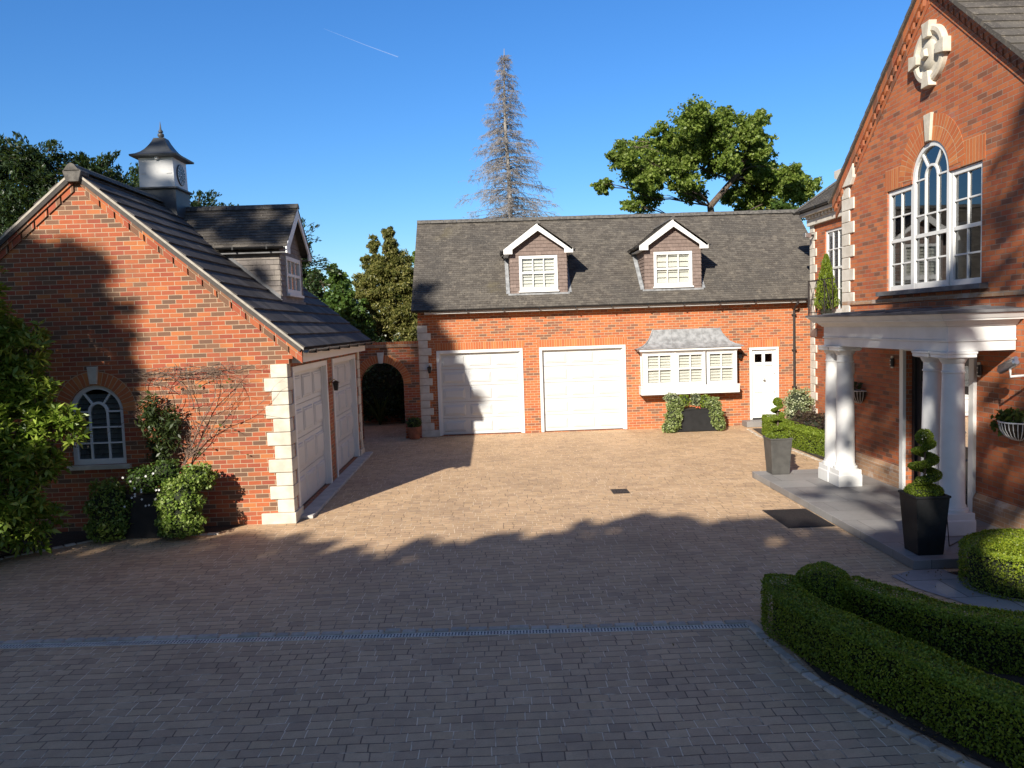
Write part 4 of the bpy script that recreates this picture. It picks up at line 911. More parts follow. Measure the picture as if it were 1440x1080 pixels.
# tapered planters and spiral topiary
def planter(name, loc, h, r0, r1, mat, label, group=None):
    t = thing(name, label, 'planter', loc, group); x, y, z = loc
    MB().square_lathe(loc, [(r0, .002), (r1-.012, h-.03), (r1, h-.03), (r1, h), (r1-.03, h), (r1-.035, h-.06)]).build('pot', mat, t, t, bevel=.006)
    MB().box(x-r1+.04, x+r1-.04, y-r1+.04, y+r1-.04, z+h-.09, z+h-.055).build('soil', 'soil', t, t); return t
def topiary(loc, label, H_=.74, k=1.):
    x, y, z = loc; t = thing('spiral_topiary', label, 'topiary', loc, 'spiral topiaries in planters'); P = []; D_ = []
    q = MB(); q.tube([(x, y, z-.05), (x+.01, y, z+.4), (x, y, z+H_)], [.02, .016, .008], 6); q.build('stem', 'bark', t, t)
    d = rng.normal(size=(5200, 3)); d /= np.linalg.norm(d, axis=1)[:, None]; P.append(np.array((x, y, z+.03)) + d*np.array((.225, .225, .10))*(rng.uniform(.8, 1.03, 5200))[:, None])
    n = 11000; s = rng.random(n); turns = 2.5; a = s*turns*2*math.pi+3.6; R = (.135-.07*s)*k; tr_ = (.085-.02*s)*k; zz = .17+s*(H_-.24)
    e = rng.random(n)*2*math.pi; rr = rng.uniform(.8, 1.03, n)*tr_
    P.append(np.stack([x+np.cos(a)*(R+rr*np.cos(e)), y+np.sin(a)*(R+rr*np.cos(e)), z+zz+rr*np.sin(e)*.62], 1))
    d = rng.normal(size=(1800, 3)); d /= np.linalg.norm(d, axis=1)[:, None]; P.append(np.array((x, y, z+H_-.02)) + d*.105*k*rng.uniform(.8, 1.03, 1800)[:, None])
    leaves('foliage', np.concatenate(P), .024, 'leaf_lime', t, t, .6); 
    q = MB(); q.lathe((x, y, z), [(.02, -.04), (.2, .0), (.2, .06), (.1, .10)], 16)
    pts = [(x+math.cos(a)*r, y+math.sin(a)*r, z+.17+s*(H_-.24)) for s in np.linspace(0, 1, 40) for a, r in [(s*turns*2*math.pi+3.6, (.135-.07*s)*k)]]
    q.tube(pts, [(.045-.012*i/39)*k for i in range(40)], 8); q.build('branches', 'core', t, t)
planter('tall_planter', (5.49, 9.74, .125), .77, .165, .225, 'planter', 'glossy black tapered planter at the near end of the porch step', 'tapered planters on the porch step')
planter('tall_planter', (5.60, 15.16, .125), .72, .17, .225, 'planter_grey', 'dull grey tapered planter at the far end of the porch step', 'tapered planters on the porch step')
topiary((5.49, 9.74, .895), 'clipped spiral box topiary in the black planter near the viewer')
topiary((5.60, 15.16, .845), 'thin three-tier spiral topiary in the far grey planter', .72, .8)
t = thing('cable', 'thin dark cable hanging from the black planter to the porch floor', 'cable', (5.75, 9.8, .13))
MB().tube([(5.68, 9.72, .90), (5.76, 9.73, .86), (5.80, 9.76, .6), (5.86, 9.82, .3), (5.92, 9.9, .135), (6.3, 10.2, .135)], .007, 5).build('wire', 'black', t, t)
# trough planters
def trough(loc, w, d, h, label):
    t = thing('trough_planter', label, 'planter', loc, 'dark trough planters'); x, y, z = loc
    q = MB(); q.box(x-w/2, x+w/2, y-d/2, y+d/2, z+.015, z+h-.03); q.box(x-w/2-.012, x+w/2+.012, y-d/2-.012, y+d/2+.012, z+h-.0299, z+h); q.build('box', 'planter', t, t, bevel=.008)
    q = MB(); q.box(x-w/2+.03, x+w/2-.03, y-d/2+.03, y+d/2-.03, z+h+.001, z+h+.015); q.build('soil', 'soil', t, t)
trough((5.80, 22.35, 0), 1.42, .46, .66, 'charcoal trough planter below the white bay window')
trough((-5.58, 12.62, 0), 1.3, .40, .72, 'black trough planter in shade against the left garage gable')
def bushlet(name, label, cat, cs, n, size, mat, group=None, aspect=.7, droop=0., shell=.75, base=None, core=True, lump=1):
    c0 = base or cs[0][0]; t = thing(name, label, cat, c0, group)
    P = np.concatenate([ball(c, r, int(n*np.prod(np.broadcast_to(r, 3))**.667/.06), shell, lump) for c, r in cs]); P = P[P[:, 2] > .03]
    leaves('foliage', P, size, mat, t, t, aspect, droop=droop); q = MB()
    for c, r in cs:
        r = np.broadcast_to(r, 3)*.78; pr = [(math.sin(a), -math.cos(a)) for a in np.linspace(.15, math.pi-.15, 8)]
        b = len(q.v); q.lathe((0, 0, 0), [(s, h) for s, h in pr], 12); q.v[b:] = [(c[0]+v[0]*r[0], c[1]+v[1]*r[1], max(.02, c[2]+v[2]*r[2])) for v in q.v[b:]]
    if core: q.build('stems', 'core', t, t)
    return t
bushlet('trailing_ivy', 'pale variegated ivy spilling over the left end of the bay window trough', 'ivy', [((5.16, 22.12, .42), (.24, .2, .44)), ((5.02, 22.1, .16), (.22, .18, .2)), ((5.25, 22.2, .78), (.26, .22, .2))], 1500, .055, 'leaf_ivy', 'trailing ivy on the bay window trough', droop=.4)
bushlet('trailing_ivy', 'pale variegated ivy spilling over the right end of the bay window trough', 'ivy', [((6.40, 22.12, .46), (.2, .2, .4)), ((6.5, 22.1, .2), (.16, .16, .2)), ((6.3, 22.2, .78), (.24, .22, .2))], 1500, .055, 'leaf_ivy', 'trailing ivy on the bay window trough', droop=.4)
bushlet('bedding_plant', 'silvery small plant at the left of the bay window trough', 'plant', [((5.15, 22.3, .98), (.22, .2, .15))], 900, .05, 'leaf_var')
bushlet('bedding_plant', 'green mounded plant in the middle left of the bay window trough', 'plant', [((5.52, 22.3, .88), (.18, .18, .2))], 1000, .045, 'leaf_lime')
bushlet('bedding_plant', 'silver-leaved plant in the centre of the bay window trough', 'plant', [((5.85, 22.32, .90), (.17, .17, .2))], 900, .05, 'leaf_var')
bushlet('bedding_plant', 'bright green mounded plant right of centre in the bay window trough', 'plant', [((6.12, 22.3, .84), (.19, .18, .2))], 1000, .045, 'leaf_lime')
def blooms(t, pts, r, mat):
    for p in pts:
        q = MB(); c = Vector(p); f = Fr(c, (1, .2*random.uniform(-1, 1), 0), (0, .3, 1))
        q.add([c]+[f(r*(1 if k % 2 else .55)*math.cos(k*math.pi/5), r*(1 if k % 2 else .55)*math.sin(k*math.pi/5), .3*r*(k % 2)) for k in range(10)], [(0, 1+k, 1+(k+1) % 10) for k in range(10)]); q.build('flower', mat, t, t)
t = bushlet('red_flowers', 'tiny cluster of red flowers at the front of the bay window trough', 'flowers', [((5.86, 22.12, .70), (.07, .04, .05))], 700, .03, 'leaf_mid')
blooms(t, [(5.86+random.uniform(-.06, .06), 22.07, .71+random.uniform(-.03, .05)) for _ in range(8)], .022, 'petal_red')
bushlet('trailing_ivy', 'dark green trailing bush at the shaded left end of the gable trough', 'ivy', [((-6.17, 12.42, .52), (.36, .3, .45)), ((-6.2, 12.4, .22), (.34, .28, .24))], 1500, .05, 'leaf_lush', 'trailing bushes on the gable trough', droop=.3)
bushlet('trailing_ivy', 'sunlit pale green trailing bush at the right end of the gable trough', 'ivy', [((-5.02, 12.38, .55), (.36, .3, .42)), ((-5.0, 12.35, .26), (.36, .28, .24)), ((-4.82, 12.6, .92), (.3, .24, .22))], 1500, .055, 'leaf_lush', 'trailing bushes on the gable trough', droop=.3)
t = bushlet('flowering_plant', 'leafy plant with small white flowers in the middle of the gable trough', 'plant', [((-5.6, 12.5, .95), (.3, .22, .22)), ((-5.3, 12.55, 1.05), (.24, .2, .2))], 1100, .055, 'leaf_mid')
blooms(t, [(random.uniform(-5.85, -5.25), 12.22+random.uniform(-.03, .03), random.uniform(.55, 1.1)) for _ in range(18)], .022, 'petal')
# terracotta pot
t = thing('terracotta_pot', 'round terracotta pot by the archway corner', 'plant pot', (-2.33, 22.78, 0))
smooth(MB().lathe((-2.33, 22.78, 0), [(.14, .002), (.16, .03), (.205, .30), (.205, .31), (.225, .31), (.225, .37), (.19, .37), (.185, .33)], 24).build('pot', 'terra', t, t), 40)
MB().lathe((-2.33, 22.78, 0), [(.185, .325), (.19, .34)], 20).build('soil', 'soil', t, t)
bushlet('potted_plant', 'small dark green mound of leaves in the terracotta pot', 'plant', [((-2.33, 22.78, .47), (.22, .22, .17))], 1000, .05, 'leaf_mid')
def strap(name, label, c, n, L, wd, mat, sp=1.0):
    t = thing(name, label, 'plant', c); q = MB()
    for i in range(n):
        a = random.uniform(0, 2*math.pi); l = L*random.uniform(.6, 1.1); o = random.uniform(.15, .9)*sp; b = Vector((math.cos(a), math.sin(a), 0)); sd_ = Vector((-b.y, b.x, 0)); P = []
        for k in range(6):
            s = k/5; p = Vector(c)+b*(l*o*s*(.6+.4*s))+Vector((0, 0, l*(s-(.25*o+.12)*s*s))); wk = wd*(1-s**2.2)*.5+.001; P += [p-sd_*wk, p+sd_*wk+Vector((0, 0, .01))]
        q.add(P, [(2*k, 2*k+1, 2*k+3, 2*k+2) for k in range(5)])
    q.build('blades', mat, t, t)
strap('spiky_plant', 'dark spiky strap-leaved plant in the shade beyond the archway', (-3.85, 26.5, 0), 80, 1.6, .06, 'leaf_shade')

bushlet('added_dark_shrub', 'dense evergreen shrub added to darken the opening beyond the archway', 'shrub', [((-3.9, 26.7, 1.5), (1.3, .35, 1.4)), ((-2.9, 26.8, 1.3), (.6, .3, 1.3)), ((-5.2, 26.8, 1.4), (.8, .3, 1.3))], 300, .12, 'leaf_dark')  # invented shrub, added so the archway opening looks dark
P = []
for (x0, y0), (x1, y1), n, sp in (((2.72, 7.6), (3.3, 5.3), 170, .10), ((5.2, 9.3), (5.6, 8.6), 40, .2), ((-8, 11.1), (-4.6, 12.4), 120, .22), ((7.1, 16.5), (7.1, 21.5), 70, .12), ((-2, 22.6), (8, 22.9), 60, .2), ((-6, 6), (3, 12), 70, 1.8)):
    for _ in range(n): t_ = random.random(); P.append((x0+(x1-x0)*t_+random.gauss(0, sp), y0+(y1-y0)*t_+random.gauss(0, sp), .022))
o = leaves('fallen_leaves', np.array(P), .03, 'leaf_litter', aspect=.6, up=2.5); o['kind'] = 'stuff'
# ================================================================ HEDGES
def hedge(label, path, wd, h, n, mat, leaf=.028, group=None, closed_ends=True, taper=.03, cat='hedge', wav=.022):
    P = [Vector((x, y, 0)) for x, y in path]; Q = []      # smooth the path
    for i in range(len(P)-1):
        p0, p1, p2, p3 = P[max(i-1, 0)], P[i], P[i+1], P[min(i+2, len(P)-1)]
        for k in range(8):
            t_ = k/8; Q.append(.5*((2*p1)+(p2-p0)*t_+(2*p0-5*p1+4*p2-p3)*t_*t_+(3*p1-p0-3*p2+p3)*t_**3))
    Q.append(P[-1]); Qa = np.array([(q.x, q.y) for q in Q]); T = np.gradient(Qa, axis=0); T /= np.linalg.norm(T, axis=1)[:, None]; N = np.stack([-T[:, 1], T[:, 0]], 1)
    L = np.r_[0, np.cumsum(np.linalg.norm(np.diff(Qa, axis=0), axis=1))]
    root = thing('hedge', label, cat, (P[0].x, P[0].y, 0), group)
    hw = wd/2; per = 2*h+wd; m = int(n*(L[-1]*per+2*wd*h)); s = rng.random(m)*L[-1]; e = rng.random(m)*per; sk_ = rng.random(m); e = np.where(sk_ < .11, h+rng.normal(size=m)*.035, np.where(sk_ < .22, h+wd+rng.normal(size=m)*.035, e))
    ends = rng.random(m) < (2*wd*h)/(L[-1]*per+2*wd*h)
    ix = np.interp(s, L, Qa[:, 0]); iy = np.interp(s, L, Qa[:, 1]); nx = np.interp(s, L, N[:, 0]); ny = np.interp(s, L, N[:, 1])
    off = np.where(e < h, -hw, np.where(e < h+wd, e-h-hw, hw)); z = np.where(e < h, e, np.where(e < h+wd, h, per-e))
    off = off*(1-taper*(1-z/h)/hw*0+0); rc = .045                     # rounded shoulders
    top = np.clip((z-(h-rc))/rc, 0, 1); sh = np.clip((np.abs(off)-(hw-rc))/rc, 0, 1); cut = np.minimum(top, sh)*.3*rc
    off -= np.sign(off)*cut; z = z-cut
    wob = wav*np.sin(s*6.1+z*5)*np.cos(s*2.3+off*7) + rng.normal(size=m)*.012
    side = e < h; side2 = e > h+wd
    off += np.where(side, -wob, np.where(side2, wob, 0)); z += np.where(~side & ~side2, wob*.7, 0)
    X = ix+nx*off; Y = iy+ny*off
    k0 = rng.random(m) < .5; ea = rng.uniform(-math.pi/2, math.pi/2, m); oo = np.sin(ea)*hw; fw = np.cos(ea)*hw*.5
    ei = np.where(k0, 0, len(Qa)-1); zz = rng.random(m)*h
    topcap = rng.random(m) < .3; zz = np.where(topcap, h, zz); fw = fw*np.where(topcap, rng.random(m), 1)
    sg = np.where(k0, -1, 1); X = np.where(ends, Qa[ei, 0]+N[ei, 0]*oo+sg*T[ei, 0]*fw, X); Y = np.where(ends, Qa[ei, 1]+N[ei, 1]*oo+sg*T[ei, 1]*fw, Y); z = np.where(ends, zz, z)
    sgn = np.sign(off); vert = (~side & ~side2).astype(float); nX = np.where(vert > 0, 0, nx*sgn); nY = np.where(vert > 0, 0, ny*sgn)
    nX = np.where(ends, sg*T[ei, 0], nX); nY = np.where(ends, sg*T[ei, 1], nY); vert = np.where(ends, topcap, vert)
    cor = (np.abs(e-h) < .07) | (np.abs(e-h-wd) < .07); nX = np.where(cor & ~ends, nx*sgn, nX); nY = np.where(cor & ~ends, ny*sgn, nY); vert = np.where(cor & ~ends, 1, vert)
    leaves('foliage', np.stack([X, Y, np.maximum(z, .02)], 1), leaf, mat, root, root, .6, NR=np.stack([nX, nY, vert], 1))
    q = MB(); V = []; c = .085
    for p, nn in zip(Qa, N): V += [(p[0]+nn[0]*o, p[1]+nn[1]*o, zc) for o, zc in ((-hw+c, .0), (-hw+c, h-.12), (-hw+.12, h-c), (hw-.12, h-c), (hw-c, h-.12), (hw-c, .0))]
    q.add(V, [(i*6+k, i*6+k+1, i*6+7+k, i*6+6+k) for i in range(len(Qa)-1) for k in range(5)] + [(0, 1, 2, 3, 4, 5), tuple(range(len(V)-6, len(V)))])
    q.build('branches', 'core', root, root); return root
hedge('long dark box hedge curving along the stone edging at lower right', [(2.98, 7.98), (2.88, 7.6), (3.0, 7.0), (3.2, 6.42), (3.42, 5.82), (3.62, 5.32), (4.1, 4.6), (4.9, 3.8)], .345, .475, 9000, 'leaf_box', .026)
hedge('box hedge running from the round ball back along the stone path', [(3.62, 7.78), (3.85, 7.40), (4.2, 6.88), (4.6, 6.62), (5.4, 6.35), (6.4, 6.1)], .34, .475, 8000, 'leaf_box', .026)
bushlet('box_ball', 'rounded dark box ball where the two foreground hedges meet', 'topiary', [((3.40, 7.93, .27), (.34, .34, .33))], 6500, .024, 'leaf_box', aspect=.6, shell=.93, lump=.25)
hedge('low U-shaped box hedge partly sunlit beside the near porch columns', [(6.95, 9.12), (6.3, 9.1), (5.86, 9.0), (5.62, 8.7), (5.82, 8.38), (6.3, 8.1), (7.0, 7.85)], .44, .5, 8000, 'leaf_box', .026)
hedge('bright yellow-green box hedge leading from the side door to the porch', [(7.75, 21.4), (7.55, 20.6), (7.52, 19.4), (7.62, 18.2), (7.8, 17.0), (7.9, 16.5)], .5, .5, 4500, 'leaf_lime', .036)
bushlet('purple_shrub', 'low dark purple shrub between the bright hedge and the house', 'shrub', [((8.05, 19.2, .42), (.4, .6, .36)), ((8.2, 18.2, .45), (.4, .6, .36)), ((8.2, 20.2, .4), (.35, .5, .3))], 900, .06, 'leaf_purple')
bushlet('variegated_shrub', 'cream and green variegated shrub beside the drainpipe and quoins', 'shrub', [((8.82, 22.2, .72), (.42, .36, .42)), ((8.75, 22.1, .45), (.36, .34, .34))], 1100, .065, 'leaf_var', shell=.5)
# conical shrub on the balcony of the wing
t = thing('balcony', 'black iron balcony rail below the wing window', 'balcony', (9.0, 21.2, 3.2))
q = MB(); q.box(8.93, 9.38, 20.2, 21.85, 3.12, 3.18); q.build('balcony_floor', 'stone_pale', t, t)
q = MB(); x = 8.96
for y in np.arange(20.25, 21.85, .5): q.tube([(x, y, 3.2), (x, y, 4.18)], .012, 5)
q.tube([(x, 20.22, 4.18), (x, 21.82, 4.18), (9.38, 21.82, 4.18)], .014, 5); q.tube([(x, 20.22, 3.3), (x, 21.82, 3.3), (9.38, 21.82, 3.3)], .012, 5); q.tube([(x, 21.82, 3.18), (x, 21.82, 4.18)], .014, 5)
for y in np.arange(20.25, 21.5, .5): q.tube([(x, y, 3.3), (x, y+.5, 4.18)], .009, 5); q.tube([(x, y+.5, 3.3), (x, y, 4.18)], .009, 5)
q.build('railing', 'iron', t, t)
t = thing('conical_conifer', 'slim bright green conical conifer on the balcony by the stone quoins', 'conifer', (9.0, 20.9, 3.2))
n = 5200; s = rng.random(n)**.8; a = rng.random(n)*2*math.pi; r_ = (.30*(1-s)**.75*np.minimum(1, s*6+.5)+.02)*rng.uniform(.75, 1.05, n)*(1+.15*np.sin(a*5+s*30))
leaves('foliage', np.stack([9.14+r_*np.cos(a), 21.05+r_*np.sin(a), 3.38+s*1.48], 1), .06, 'leaf_lime', t, t, .4, D=np.stack([np.cos(a)*.3, np.sin(a)*.3, np.ones(n)], 1))
q = MB(); q.lathe((9.14, 21.05, 3.18), [(.13, .002), (.16, .2), (.14, .2)], 14); q.lathe((9.14, 21.05, 3.18), [(.02, .2), (.21, .35), (.16, .8), (.02, 1.55)], 10); q.build('stem', 'core', t, t)

# ================================================================ SHRUBS AND CLIMBER BY THE LEFT GABLE
def rosettes(name, label, cat, cs, n, size, mat, base, stems=True):
    t = thing(name, label, cat, base); P, D_ = [], []
    q = MB()
    for c, r in cs:
        c = np.array(c); k = int(n*(np.mean(r)/.5)**2)
        d = rng.normal(size=(k, 3)); d /= np.linalg.norm(d, axis=1)[:, None]; cc = c+d*np.asarray(r)*rng.uniform(.45, 1.08, k)[:, None]
        for p, dd in zip(cc, d):
            ax = dd*.7+np.array((0, 0, .7))+rng.normal(size=3)*.25; ax /= np.linalg.norm(ax); b1 = np.cross(ax, (.3, .5, .8)); b1 /= np.linalg.norm(b1); b2 = np.cross(ax, b1); m = rng.integers(6, 10); ph = rng.random()*6
            for j in range(m):
                a = ph+2*math.pi*j/m; v = ax*rng.uniform(.2, .8)+(b1*math.cos(a)+b2*math.sin(a)); v /= np.linalg.norm(v); P.append(p+v*size*.5); D_.append(v)
            if stems and rng.random() < .25: q.tube([tuple(p), tuple(p*.5+c*.5-np.array((0, 0, .15)))], .006, 4)
        q.tube([(base[0], base[1], 0), tuple((c+np.array(base))/2+rng.normal(size=3)*.1), tuple(c)], [.04, .03, .012], 6)
    D_ = np.array(D_)*3
    leaves('foliage', np.array(P), size, mat, t, t, .34, D=D_, up=1.0, fold=.10); q.build('stems', 'bark', t, t); return t
rosettes('evergreen_bush', 'big sunlit leafy evergreen bush at the left edge before the gable', 'shrub',
  [((-7.75, 11.9, 3.75), (.5, .5, .5)), ((-7.45, 11.8, 3.2), (.5, .5, .5)), ((-7.85, 11.5, 2.7), .6), ((-7.3, 11.7, 2.6), (.5, .5, .5)), ((-7.1, 11.6, 2.0), (.5, .45, .4)), ((-6.62, 11.75, 2.05), (.28, .25, .22)), ((-6.95, 11.5, 1.55), (.5, .4, .4)),
   ((-7.6, 11.2, 1.9), .6), ((-7.1, 11.4, 1.0), (.5, .4, .45)), ((-7.7, 11.2, 1.0), .6), ((-7.0, 11.7, .5), (.45, .4, .4)), ((-7.6, 11.1, .4), .5), ((-8.2, 11.9, 3.2), .6), ((-8.3, 11.6, 2.0), .7), ((-6.72, 11.8, 1.35), (.25, .25, .25)), ((-7.0, 11.9, 3.1), (.4, .35, .4)), ((-6.95, 11.8, 2.5), (.4, .35, .4)), ((-7.5, 11.5, 3.6), (.4, .4, .4)), ((-6.45, 11.7, 2.0), (.3, .25, .22)), ((-6.28, 11.72, 1.82), (.22, .2, .18)), ((-6.75, 11.7, 2.35), (.3, .25, .3)), ((-7.65, 11.8, 4.2), (.4, .4, .35)), ((-8.2, 11.8, 4.3), (.5, .4, .4))], 175, .15, 'leaf_rhodo', (-7.5, 11.8, 0))
t = thing('wall_climber', 'leafless climbing vine with tangled twigs on the sunlit gable brickwork', 'climber', (-5.45, 12.95, 0)); q = MB()
def walk(p, d, L, r, wob, n=10, br=0, y0=13.06):
    p = Vector(p); d = Vector(d).normalized(); pts = [p.copy()]; R = [r]
    for i in range(n):
        d = (d+Vector((random.uniform(-1, 1), 0, random.uniform(-1, 1)))*wob).normalized(); p = p+d*L/n; p.y = min(y0, p.y+random.uniform(-.02, .02)); p.z = min(p.z, random.uniform(2.6, 2.82)); pts.append(p.copy()); R.append(r*(1-.75*(i+1)/n))
        if br and random.random() < .55: walk(p, d+Vector((random.uniform(-1, 1), random.uniform(-.3, .1), random.uniform(-1, 1)))*1.1, L*.4*random.uniform(.4, 1), r*.45, wob*1.2, 6, br-1, y0)
    q.tube(pts, R, 5)
for (p, d, L, r) in (((-5.35, 13.0, .55), (-.1, 0, 1), 2.1, .012), ((-5.3, 13.0, .7), (.45, 0, 1), 2.3, .011), ((-5.25, 13.0, 1.0), (.7, 0, .9), 1.9, .009), ((-5.2, 13.0, 1.1), (1, 0, .55), 1.6, .008), ((-5.45, 13.0, .6), (-.3, 0, 1), 2.0, .009), ((-5.1, 13.02, 1.3), (1, 0, 1.1), 1.5, .008)): walk(p, d, L, r, .22, 12, 2)
for i in range(20): walk((random.uniform(-6.0, -4.6), 13.03, random.uniform(2.55, 2.8)), (1, 0, random.uniform(-.12, .08)), random.uniform(.5, 1.2), .0055, .2, 8, 1)
for i in range(45): walk((random.uniform(-5.75, -4.9), 13.02, random.uniform(1.3, 2.75)), (random.uniform(-.7, .7), 0, random.uniform(-1, .5)), random.uniform(.3, .8), .006, .35, 7, 1, 13.05)
q.build('twigs', 'vine', t, t)
leaves('leaves', np.array([(random.uniform(-5.2, -4.05), 13.03, random.uniform(1.0, 2.5)) for _ in range(34)]), .06, 'leaf_mid', t, t, .7)
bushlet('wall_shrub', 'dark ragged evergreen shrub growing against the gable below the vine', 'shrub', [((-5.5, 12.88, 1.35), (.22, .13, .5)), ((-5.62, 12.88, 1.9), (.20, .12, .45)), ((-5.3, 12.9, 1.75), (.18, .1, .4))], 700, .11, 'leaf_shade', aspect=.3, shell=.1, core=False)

# ================================================================ TREES
def tree(name, label, base, trunk, rad, cs, per, leaf, mat, sub=7, cat='tree', group=None, limbs=True, aspect=.7, bark='bark', shell=.2, lr=.3, skip=0., up=.5, droop=0., rs=1., nl=999):
    t = thing(name, label, cat, base, group); q = MB(); tp = [Vector(p) for p in trunk]
    q.tube(tp, [rad*(1-.65*i/(len(tp)-1)) for i in range(len(tp))], 9)
    if limbs:
        for c, r in cs[:nl]:
            k = min(len(tp)-1, max(1, int(len(tp)*.35+random.random()*len(tp)*.6))); p = tp[k]
            best = min(tp[1:], key=lambda v: (v-Vector(c)).length + abs(v.z-(c[2]-1.2))*.6); pts = limb(q, best, c, rad*lr, rad*.07, .16)
            for _ in range(3): s = pts[random.randint(3, 6)]; limb(q, s, Vector(c)+Vector((random.uniform(-1, 1), random.uniform(-1, 1), random.uniform(-.5, .9)))*float(np.mean(r))*.8, rad*.10, rad*.025, .12, 4, 4)
    q.build('trunk', bark, t, t); P = clusters(cs, per, sub, shell, rs)
    leaves('crown', P, leaf, mat, t, t, aspect, up=up, droop=droop); return t
cs = []
for i, (x, z) in enumerate([(5.35, 9.75), (6.15, 10.7), (6.35, 11.45), (7.0, 10.1), (8.0, 11.1), (9.0, 12.0), (10.0, 12.6), (10.35, 11.2), (11.3, 11.6), (12.25, 12.15), (13.2, 11.1), (13.85, 10.5), (14.8, 10.0), (15.15, 9.4), (13.5, 9.2), (12.2, 10.3), (9.0, 10.4), (7.6, 9.3), (6.4, 8.7), (14.3, 8.5), (12.9, 12.6), (7.7, 10.6), (13.0, 8.3), (15.0, 8.6), (8.9, 11.2), (11.3, 12.75)]):
    r = .55 if i in (2, 20, 25, 0, 18) else random.uniform(.8, 1.05); cs.append(((x, 36+random.uniform(-2.6, 2.6), z), (r, r*1.1, r*.8)))
for (x, z) in [(8.2, 10.2), (8.8, 9.5), (9.6, 10.9), (10.1, 9.6), (10.9, 10.6), (11.8, 9.3), (12.8, 10.0), (11.6, 10.9), (13.4, 10.2), (9.4, 11.6), (10.8, 12.1), (7.2, 9.6), (14.4, 9.3), (12.9, 11.6), (10.6, 11.6), (11.9, 11.5)]: cs.append(((x, 36+random.uniform(-1.5, 2.5), z), (.75, .9, .55)))
cs = [((10.2+(c[0]-10.3)*.97, c[1], c[2]-.28), r) for c, r in cs]
while len(cs) < 60:
    u, v = random.uniform(-1, 1), random.uniform(-1, 1)
    if u*u+v*v > 1 or (v < -.35 and u < .25 and random.random() < .75): continue
    cs.append(((9.9+4.35*u, 36+random.uniform(-2, 2.5), 10.1+2.05*v), (.7, .8, .55)))
tree('broadleaf_tree', 'broad green leafy tree with visible limbs behind the garage roof', (10.6, 36, 0), [(10.6, 36, 0), (10.5, 36, 4), (10.4, 36, 7.2), (10.3, 36.1, 8.4), (11.4, 36.2, 9.6), (12, 36, 10.6)],   .26, cs, 40, .145, 'leaf_maple', 62, lr=.13, rs=.78, nl=30)
tree('broadleaf_tree', 'low bright green tree between the broad leafy tree and the house', (12.4, 33, 0), [(12.4, 33, 0), (12.5, 33, 4), (12.4, 33, 6.8)], .28, [((12.3, 33, 7.6), (.6, .8, .5)), ((12.8, 33.3, 7.5), (.5, .7, .45)), ((12.8, 33, 6.9), .5), ((11.6, 33.2, 7.1), .5)], 90, .17, 'leaf_mid', 22)
# bare dead conifer
t = thing('dead_conifer', 'tall leafless dead conifer rising behind the garage roof', 'tree', (1.22, 40, 0)); q = MB()
top = 17.0; axis = lambda z: Vector((1.22-.09*z/top+.05*math.sin(z*.8), 40+.05*math.cos(z), z))
q.tube([axis(z) for z in np.linspace(0, top, 24)], [.20*(1-z/top)**.8+.012 for z in np.linspace(0, top, 24)], 8)
q.build('trunk', 'dead_wood', t, t); q = MB(); z = 5.5
while z < top-.25:
    R = 3.05*((top-z)/(top-8.2))**1.0+.12*random.uniform(.75, 1.05)
    for k in range(random.randint(8, 12)):
        a = random.uniform(0, 2*math.pi); R1 = R*random.uniform(.45, 1.0); b = Vector((math.cos(a), math.sin(a), 0)); p0 = axis(z+random.uniform(-.1, .1)); n = 7; pts = []
        for i in range(n+1): s = i/n; pts.append(p0+b*R1*s+Vector((0, 0, R1*(.16*s-.42*s*s+.16*s**4)))+Vector((random.uniform(-1, 1), random.uniform(-1, 1), random.uniform(-1, 1)))*.03)
        q.tube(pts, [.022*(1-.8*i/n)*min(1, .35+R1*.45) for i in range(n+1)], 4, False)
        for i in range(int(5+R1*9)):
            s = random.uniform(.2, 1); f = s*n; k0 = min(int(f), n-1); p = pts[k0].lerp(pts[k0+1], f-k0); d = b*.6+Vector((-b.y, b.x, 0))*random.choice((-1, 1))*random.uniform(.3, 1)+Vector((0, 0, random.uniform(-.9, .1))); l = random.uniform(.15, .5)*(.5+R1*.3)
            e = p+d.normalized()*l; q.tube([p, (p+e)/2+Vector((0, 0, .02)), e+Vector((0, 0, -.05))], [.008, .006, .004], 3, False)
            for _ in range(2): m = p.lerp(e, random.uniform(.3, 1)); q.tube([m, m+Vector((random.uniform(-1, 1), random.uniform(-1, 1), random.uniform(-1.3, .2)))*.13], [.006, .003], 3, False)
    z += random.uniform(.17, .27)
q.build('branches', 'dead_twig', t, t)
